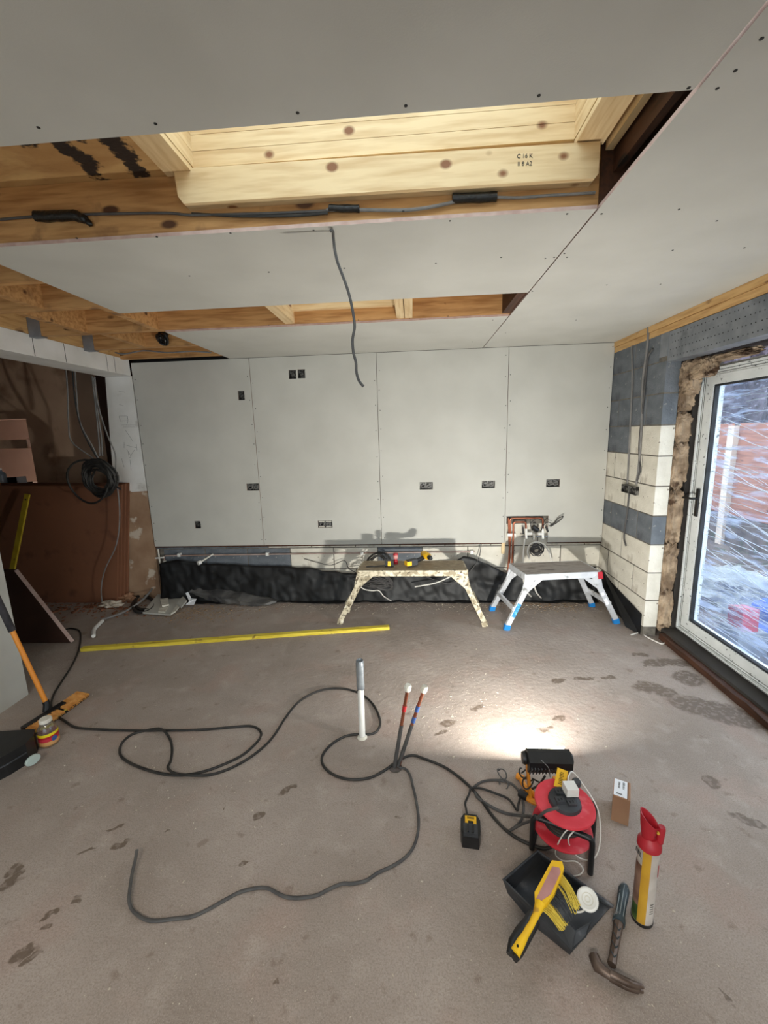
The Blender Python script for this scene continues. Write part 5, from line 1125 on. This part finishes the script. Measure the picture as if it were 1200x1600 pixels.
b = NB(); beam(b, (Wd/2-.010, -.05, .1223), (Wd/2-.008, .05, .1223), .0015, .001); obj('flap_seam', b, M['ink'], t, local=True)

# ---- expanding foam can
p = Vector((.752, 1.205, 0)); t = thing('foam_can', 'scuffed spray can with a red adapter cap and yellow stripe', 'spray can', tuple(p)); Rc = .0315
def shell(a0, a1, z0, z1, r, m, nm, parent=t, n=None):
    b = NB(); n = n or max(3, int(abs(a1-a0)/.12)); A_ = [a0+(a1-a0)*i/n for i in range(n+1)]
    lo_ = [b.verts.new((p.x+r*math.cos(a), p.y+r*math.sin(a), z0)) for a in A_]; hi_ = [b.verts.new((p.x+r*math.cos(a), p.y+r*math.sin(a), z1)) for a in A_]
    for i in range(n): b.faces.new((lo_[i], lo_[i+1], hi_[i+1], hi_[i]))
    return obj(nm, b, M[m], parent, smooth=True)
b = NB(); lathe(b, [(0, 0), (Rc-.003, 0), (Rc+.001, .004), (Rc+.001, .012), (Rc, .014), (Rc, .300), (Rc+.001, .303), (Rc-.012, .325), (0, .33)], p, seg=32); cb = obj('can_body', b, M['can'], t, smooth=True)
fr = math.atan2(-p.y, -p.x)         # towards the camera
shell(fr-.45, fr-.02+.35, .014, .300, Rc+.0006, 'canyellow', 'yellow_stripe', cb)
shell(fr-1.5, fr-.45, .075, .235, Rc+.0006, 'canbrown', 'printed_picture', cb)
shell(fr-1.5, fr-.45, .014, .075, Rc+.0006, 'greenprint', 'green_panel', cb)
shell(0, 2*PI, .002, .014, Rc+.0016, 'blackplastic', 'base_rim', cb, 32)
a_ = fr-.95; n3 = Vector((math.cos(a_), math.sin(a_), 0)); text('EEL', .022, M['ink'], cb, p+n3*(Rc+.001)+Vector((0, 0, .27)), Vector((0, 0, 1)).cross(n3), (0, 0, 1))
a_ = fr+.85; n3 = Vector((math.cos(a_), math.sin(a_), 0))
for k in range(5): shell(a_-.2, a_+.2, .06+k*.009, .0625+k*.009, Rc+.0006, 'ink', 'print_line', cb)
shell(a_+.35, a_+.65, .20, .245, Rc+.0006, 'redink', 'red_patch', cb)
# adapter cap: skirt, funnel cut on the slant and trigger block
b = NB(); lathe(b, [(Rc+.001, .292), (Rc+.004, .296), (Rc+.003, .312), (Rc-.006, .326), (.020, .332), (0, .334)], p, seg=28); cap_ = obj('cap_skirt', b, M['redplain'], t, smooth=True)
b = NB(); n_ = 26; rings = []
for r, z, sl in ((.018, .325, 0), (.024, .37, 0), (.028, .398, .030), (.025, .397, .030), (.020, .37, 0), (.010, .34, 0)):
    rings.append([b.verts.new((p.x-.006+r*math.cos(2*PI*k/n_), p.y+.002+r*math.sin(2*PI*k/n_), z+sl*(-.7*math.cos(2*PI*k/n_)+.3*math.sin(2*PI*k/n_)))) for k in range(n_)])
for A_, C_ in zip(rings, rings[1:]):
    for k in range(n_): b.faces.new((A_[k], A_[(k+1) % n_], C_[(k+1) % n_], C_[k]))
b.faces.new(rings[-1]); obj('funnel', b, M['redplain'], t, smooth=True)
b = NB(); lathe(b, [(0, 0), (.011, 0), (.012, .05), (.010, .058), (0, .058)], p+Vector((.024, -.010, .322)), (.05, 0, 1), 14); obj('trigger_boss', b, M['redplain'], t, smooth=True)
b = NB(); lathe(b, [(0, 0), (.004, 0), (.004, .006), (0, .007)], p+Vector((.008, -.024, .372)), (-.4, -1, .2), 10); obj('nozzle_tip', b, M['canyellow'], t, smooth=True)

# ---- claw hammer
t = thing('claw_hammer', 'claw hammer with a teal and black grip lying beside the spray can', 'hammer', (.64, 1.13, 0))
ha, hb = F(976, 1384, .022), F(955, 1512, .022); dh = (hb-ha).normalized()
def along(k, dz=0): return ha+(hb-ha)*k+Vector((0, 0, dz))
b = NB(); tube(b, [along(k) for k in (0, .06, .15, .28, .4, .46, .5)], [.012, .018, .0175, .015, .0155, .0195, .0195]+[.018]*30, 12, 0); obj('rubber_grip', b, M['tealgrip'], t, smooth=True)
b = NB(); 
for s_ in (-1, 0, 1):
    n_ = Vector((-dh.y, dh.x, 0))*s_*.010; tube(b, [along(k, .0165-abs(s_)*.004)+n_ for k in (.05, .15, .3, .44)], .0013, 5, 3)
obj('grip_lines', b, mat('pale_grip_line', (150, 158, 160), rough=.6), t, kind='stuff')
b = NB(); tube(b, [along(k) for k in (.48, .55, .7, .85, .97)], [.0165, .014, .0125, .0115, .0125], 8, 0); obj('shaft', b, M['rust'], t, smooth=True)
b = NB(); P_ = [along(.56, .0145), along(.62, .0145), along(.70, .0135), along(.9, .0125)]
for i in range(4): q = along(.56+i*.1, .0125); n_ = Vector((-dh.y, dh.x, 0)); tube(b, [q-n_*.009, q+n_*.004+dh*.014, q+n_*.009+dh*.004], .0016, 5, 3)
obj('grip_pattern', b, M['tealgrip'], t, kind='stuff')
f0, f1, f2, f3, f4, f5 = F(928, 1494, .024), F(934, 1510, .026), F(953, 1524, .028), F(972, 1534, .026), F(990, 1542, .020), F(1004, 1545, .010)
b = NB(); tube(b, [f0, f0.lerp(f1, .5), f1, f1.lerp(f2, .5), f2, f3], [.016, .0165, .0165, .014, .012, .0125, .0135, .016, .017]+[.016]*30, 14, 0); obj('striking_head', b, M['rust'], t, smooth=True)
for s_ in (-1, 1):
    b = NB(); o_v = Vector((0, 0, s_*.006)); l_ = [f2+o_v, f3+o_v*1.2, f4+o_v*1.3, f5+o_v*1.4]; sp = smooth_path(l_, 5)
    tube(b, sp, [.011]*5+[.0105]*4+[.009]*4+[.006]*4, 10, 0)
    for v in b.verts: v.co.z = max(v.co.z, .001)
    obj('claw', b, M['rust'], t, smooth=True)

# ---- dustpan, brush and downlight
PA, PB, PC, PD = F(787, 1376, .10), F(840, 1331, .10), F(958, 1418, .012), F(893, 1486, .05)
t = thing('dustpan', 'dusty black dustpan lying open in the foreground', 'dustpan', ((PA.x+PC.x)/2, (PA.y+PC.y)/2, 0))
fa, fb_, fc, fd = F(795, 1398, .012), F(848, 1345, .012), F(952, 1420, .004), F(890, 1492, .004)
b = NB(); prism(b, [fa, fb_, fc, fd], (0, 0, .004)); obj('pan_floor', b, M['dustyblack'], t)
def wall_(lo, hi, nm, th=.004):
    b = NB(); lo = [Vector(x) for x in lo]; hi = [Vector(x) for x in hi]; d = (lo[1]-lo[0]).normalized(); n3 = Vector((-d.y, d.x, 0))*th
    a = [b.verts.new(x) for x in (lo[0], lo[1], hi[1], hi[0])]; c_ = [b.verts.new(x+n3) for x in (lo[0], lo[1], hi[1], hi[0])]
    b.faces.new(a); b.faces.new(c_[::-1])
    for i in range(4): j = (i+1) % 4; b.faces.new((a[i], a[j], c_[j], c_[i]))
    bevel(b, .0012); return obj(nm, b, M['dustyblack'], t)
wall_((fa, fb_), (PA, PB), 'back_wall'); wall_((fb_, fc), (PB, PC), 'side_wall'); PE = F(836, 1425, .095)
wall_((fa, F(838, 1450, .004)), (PA, PE), 'side_wall'); wall_((F(838, 1450, .004), fd), (PE, PD), 'side_wall')
b = NB(); prism(b, [PE, F(862, 1412, .098), F(898, 1456, .085), F(925, 1440, .075), F(916, 1464, .07), PD], (0, 0, .004)); obj('hood', b, M['dustyblack'], t)
b = NB(); tube(b, [PE+Vector((0, 0, .003)), PA+Vector((0, 0, .003)), PB+Vector((0, 0, .003)), PC+Vector((0, 0, .003))], .005, 8, 0); obj('rolled_rim', b, M['dustyblack'], t, smooth=True)

t = thing('hand_brush', 'yellow and black hand brush resting across the dustpan', 'brush', tuple(F(855, 1400, .11)))
zb_ = .155
hA = [(862, 1350), (878, 1352), (881, 1362), (866, 1402), (852, 1420), (836, 1418), (835, 1400)]
b = NB(); prism(b, [F(u, v, zb_-.008) for u, v in hA], (0, 0, .016)); bevel(b, .004, 2); obj('brush_head', b, M['yellowplastic'], t)
hB = [(863, 1354), (874, 1356), (876, 1363), (860, 1398), (845, 1408), (838, 1404)]
b = NB(); prism(b, [F(u, v, zb_+.0085) for u, v in hB], (0, 0, .001)); obj('dusty_top', b, M['pinkdust'], t, label='pink dust caked on the brush back')
hl = [(844, 1412, zb_, .016), (838, 1428, zb_-.002, .011), (830, 1445, zb_-.004, .010), (820, 1460, zb_-.008, .0125), (812, 1474, zb_-.012, .0155), (804, 1490, zb_-.016, .0155)]
b = NB(); tube(b, [F(u, v, z) for u, v, z, r in hl], [r for *_, r in hl], 12, 0); obj('handle', b, M['yellowplastic'], t, smooth=True)
b = NB(); tube(b, [F(836, 1424, zb_-.003)+Vector((-.010, 0, 0)), F(828, 1440, zb_-.006)+Vector((-.011, 0, 0)), F(817, 1456, zb_-.008)+Vector((-.009, 0, 0)), F(806, 1474, zb_-.014)+Vector((-.008, 0, 0)), F(799, 1490, zb_-.02)+Vector((-.004, -.003, 0))], [.008, .011, .015, .015, .012], 12, 0); tube(b, [F(838, 1440, zb_-.012), F(824, 1466, zb_-.018), F(812, 1488, zb_-.022), F(803, 1497, zb_-.022)], .0115, 12, 0); obj('rubber_grip', b, M['blackplastic'], t, smooth=True)
b = NB(); lathe(b, [(0, 0), (.0035, 0), (.0035, .001)], F(809, 1478, zb_+.003)+Vector((0, 0, 0)), (-.1, -.2, 1), 10); obj('hanging_hole', b, M['blackhole'], t)
def bristles(nm, rng, m, seed):
    r = random.Random(seed); b = NB()
    for _ in range(rng[2]):
        k = r.uniform(rng[0], rng[1]); a = F(879-41*k, 1366+52*k, zb_-.004-r.uniform(0, .014)); e = F(903-26*k+r.uniform(-4, 4), 1416+36*k+r.uniform(-4, 4), .105+r.uniform(-.01, .02)); mm_ = a.lerp(e, .5)+Vector((0, 0, .012))
        tube(b, [a, mm_, e], .0012, 4, 2)
    o = obj(nm, b, M[m], t, kind='stuff')
bristles('yellow_bristles', (0, .28, 70), 'yellowbr', 1); bristles('black_bristles', (.22, .72, 260), 'dustyblack', 2); bristles('yellow_bristles', (.70, 1.0, 90), 'yellowbr', 3)

t = thing('downlight', 'round white ceiling downlight lying in the dustpan', 'downlight', tuple(F(918, 1405, .100)))
nrm = Vector((-.28, -.45, .85)).normalized(); cdl = F(918, 1405, .115)
b = NB(); lathe(b, [(0, -.022), (.020, -.022), (.021, -.004), (.031, -.003), (.033, .0), (.031, .003), (.026, .004), (.024, .0025), (.0, .0025)], cdl, nrm, 36); obj('rim', b, M['whiteplastic'], t, smooth=True)
b = NB(); lathe(b, [(.006, .0028), (.0075, .0034), (.009, .0028)], cdl, nrm, 24); lathe(b, [(.015, .0028), (.0163, .0034), (.0176, .0028)], cdl, nrm, 30); obj('ring_ridges', b, M['dirtywhite'], t, kind='stuff', smooth=True)
b = NB(); tube(b, [cdl-nrm*.015, F(913, 1421, .09), F(905, 1425, .09), F(892, 1424, .092)], .003, 6); obj('lead', b, M['whitecable'], t, smooth=True)
b = NB(); lathe(b, [(0, 0), (.005, 0), (.005, .012), (0, .013)], F(933, 1419, .10), (0, -.5, .8), 8); obj('spring_clip', b, M['blackplastic'], t)

# ---- left foreground: broom, jar, bag
h0 = F(74, 1104, .06); t = thing('broom', 'broom with an orange handle, black grip and worn tan bristles', 'broom', (h0.x, h0.y, 0))
q1 = B(20, 980, 2.16); q0 = B(-6, 925, 2.155); q1h = B(22, 985, 2.158)
# the shaft rises from the socket to the picture edge
e0 = F(73, 1100, .07); dirh = (B(0, 945, e0.y+.02)-e0); 
b = NB(); tube(b, [e0, e0+dirh*.78], .0135, 12, 0); obj('handle', b, M['broomorange'], t, smooth=True)
b = NB(); tube(b, [e0+dirh*.74, e0+dirh*1.25], .019, 12, 0); obj('foam_grip', b, mat('worn_black_grip', (40, 38, 42), (62, 58, 62), 20, rough=.8), t, smooth=True)
b = NB(); tube(b, [e0+dirh*.03, e0, F(72, 1112, .03)], .019, 12, 0); obj('socket', b, M['blackplastic'], t, smooth=True)
ha_, hb_ = F(44, 1141, .03), F(128, 1082, .03); dd_ = (hb_-ha_).normalized(); nn_ = Vector((-dd_.y, dd_.x, 0))
if nn_.x > 0: nn_ = -nn_
b = NB(); beam(b, ha_+nn_*.035, hb_+nn_*.01-dd_*.12, .035, .03); bevel(b, .006, 2); obj('broom_head', b, M['blackplastic'], t)
r = random.Random(4); b = NB(); Lh = (hb_-ha_).length
for i in range(560):
    k = r.random()
    if .50 < k < .56: continue
    a = ha_+dd_*Lh*k*.98+nn_*.035*(1-.2*k)+Vector((0, 0, r.uniform(-.004, .012))); e = ha_+dd_*Lh*(k+.02)-nn_*(.045+r.uniform(-.008, .006))+Vector((0, 0, r.uniform(-.026, -.008)))
    tube(b, [a, a.lerp(e, .5)+Vector((0, 0, .006)), e], .0021, 4, 2)
obj('bristle_rows', b, M['bristle'], t, kind='stuff')
b = NB(); beam(b, ha_-nn_*.040+Vector((0, 0, -.022)), hb_-nn_*.040+Vector((0, 0, -.022)), .012, .012); obj('bristle_base', b, M['blackplastic'], t)
b = NB(); beam(b, ha_-nn_*.035+Vector((0, 0, -.013)), hb_-nn_*.035+Vector((0, 0, -.013)), .008, .005); obj('pale_edge', b, M['yellowbr'], t)

p = F(78, 1161, 0); p = Vector((p.x, p.y, 0)); t = thing('plastic_jar', 'clear squat bottle with white cap and yellow, red and blue label', 'bottle', tuple(p))
b = NB(); lathe(b, [(0, 0), (.042, 0), (.047, .006), (.047, .085), (.044, .10), (.030, .125), (.025, .132), (.025, .14), (0, .14)], p, seg=32); obj('bottle_body', b, M['glassjar'], t, smooth=True)
b = NB(); lathe(b, [(0, .002), (.040, .002), (.043, .007), (.043, .045), (0, .045)], p, seg=28); obj('contents', b, M['tanprint'], t, smooth=True)
b = NB(); lathe(b, [(.027, .134), (.030, .136), (.030, .150), (.027, .155), (0, .156)], p, seg=28); obj('screw_cap', b, M['dirtywhite'], t, smooth=True)
def jshell(z0, z1, m, nm):
    b = NB(); lathe(b, [(.0474, z0), (.0476, z0+.001), (.0476, z1-.001), (.0474, z1)], p, seg=32); obj(nm, b, M[m], t, smooth=True)
jshell(.066, .082, 'yellowprint', 'label_band'); jshell(.054, .066, 'redink', 'label_band'); jshell(.036, .054, 'redtub', 'label_band'); jshell(.014, .036, 'tanprint', 'label_band')
fr2 = math.atan2(-p.y, -p.x)+.5; n3 = Vector((math.cos(fr2), math.sin(fr2), 0)); b = NB(); lathe(b, [(0, 0), (.014, 0), (.014, .0015), (0, .0016)], p+n3*.0468+Vector((0, 0, .045)), n3, 20)
for v in b.verts: pass
obj('blue_badge', b, M['blueink'], t)

c = F(0, 1190, 0)
t = thing('tool_bag', 'black tool case in the dark at the left edge', 'tool case', (-2.20, 1.80, 0))
A_ = [F(-60, 1250, 0), F(14, 1212, 0), F(46, 1192, 0), F(58, 1178, 0), F(60, 1168, 0), F(-60, 1176, 0)]
b = NB(); prism(b, A_, (0, 0, .115)); bevel(b, .012, 2); obj('case_body', b, M['blackplastic'], t)
b = NB(); prism(b, [x+Vector((.0, -.004, .06)) for x in A_[:5]]+[A_[5]+Vector((0, 0, .06))], (0, 0, .008)); obj('lid_seam', b, M['dustyblack'], t)
n_ = (A_[2]-A_[1]).normalized(); nf = Vector((n_.y, -n_.x, 0)); qq = F(50, 1188, .045)+nf*-.0
b = NB(); lathe(b, [(0, 0), (.030, 0), (.034, .004), (.034, .012), (.030, .016), (0, .016)], qq+nf*.0, nf, 24)
for v in b.verts: v.co.z = .05+(v.co.z-.045)*.75
obj('end_disc', b, mat('pale_grey_green_plastic', (176, 190, 184), rough=.5), t, smooth=True, label='pale oval disc on the end of the case')
b = bbox(A_[1]+Vector((-.12, -.03, .03)), A_[1]+Vector((-.05, .02, .05)), .004); obj('yellow_latch', b, M['toolyellow'], t)
q = F(0, 1108, 0); t = thing('pressure_cylinder', 'small red and silver fitting cut off by the left edge', 'fitting', (q.x-.01, q.y, 0))
b = NB(); lathe(b, [(0, .0), (.028, .0), (.030, .01), (.030, .05), (.022, .06), (0, .06)], q, seg=20); obj('silver_base', b, M['chrome'], t, smooth=True)
b = NB(); lathe(b, [(0, .06), (.024, .06), (.030, .075), (.026, .10), (0, .11)], q, seg=20); obj('red_top', b, M['redplain'], t, smooth=True)

# ---- cables on the ceiling
hang = [(520, 358), (521, 372), (523, 390), (527, 408), (532, 422), (540, 443), (546, 462), (550, 480), (553, 498), (554, 512), (551, 530), (552, 550), (556, 566), (557, 582), (561, 595), (568, 604)]
cable('pendant_cable', [B(516, 361, 1.668), B(520, 361, 1.668)]+[B(u, v, 1.69) for u, v in hang[1:]], .0052, 'darkgreycable', 'grey cable hanging loose from the middle of the ceiling')
y_ = 1.672; yr = 1.672
def jc(l): return [B(u, v, yr) for u, v in l]
cable('joist_cable', jc([(-20, 345), (60, 338), (130, 335), (258, 333), (300, 336), (400, 334), (480, 331), (515, 329)]), .005, 'darkgreycable', 'grey cable pinned along the brown joist, left of the middle tape')
cable('joist_cable', jc([(510, 328), (560, 328), (640, 328), (700, 318), (712, 313)]), .006, 'greycable', 'pale grey cable sagging along the joist between the two right tape wraps')
cable('joist_cable', jc([(300, 334), (380, 338), (460, 337), (512, 333)]), .005, 'blackrubber', 'dark second cable drooping along the joist left of the middle tape')
cable('joist_cable', jc([(770, 308), (810, 309), (850, 306), (900, 303), (930, 301)]), .005, 'greycable', 'grey cable running from the long tape wrap towards the dark corner')
def wrap(l, r, label):
    b = NB(); tube(b, jc(l), r, 12, 4)
    for v in b.verts: v.co += Vector((noise.noise(v.co*70), 0, noise.noise(v.co*70+Vector((9, 0, 0)))))*.003
    o = obj('tape_wrap', b, M['tape'], None, smooth=True, origin=tuple(jc([l[0]])[0])); tag(o, label, 'tape')
wrap([(56, 338), (75, 338), (98, 337), (118, 337), (132, 343), (144, 352)], [.019]*14+[.016]*3+[.010]*3+[.003]*30, 'ragged black tape wrap at the left end of the joist')
wrap([(514, 325), (537, 326), (562, 326)], .012, 'short black tape wrap on the joist above the hanging cable')
wrap([(707, 310), (740, 309), (776, 307)], .015, 'long black tape wrap on the joist towards the right')
b = NB(); c = B(255, 528, 3.45); coil(b, c, (.2, 1, .2), .04, 7, .009, 9, 1.2, .6, pts=12); o = obj('cable_cluster', b, M['tape'], None, smooth=True, origin=tuple(c)); tag(o, 'black bunched cable cluster tucked between the far joists', 'cable')
cable('joist_wire', [B(180, 551, 3.6), B(195, 553, 3.6), B(225, 548, 3.6), B(262, 551, 3.6), B(300, 549, 3.6), B(330, 551, 3.6)], .006, 'greycable', 'pale wire loosely strung between the far joists')
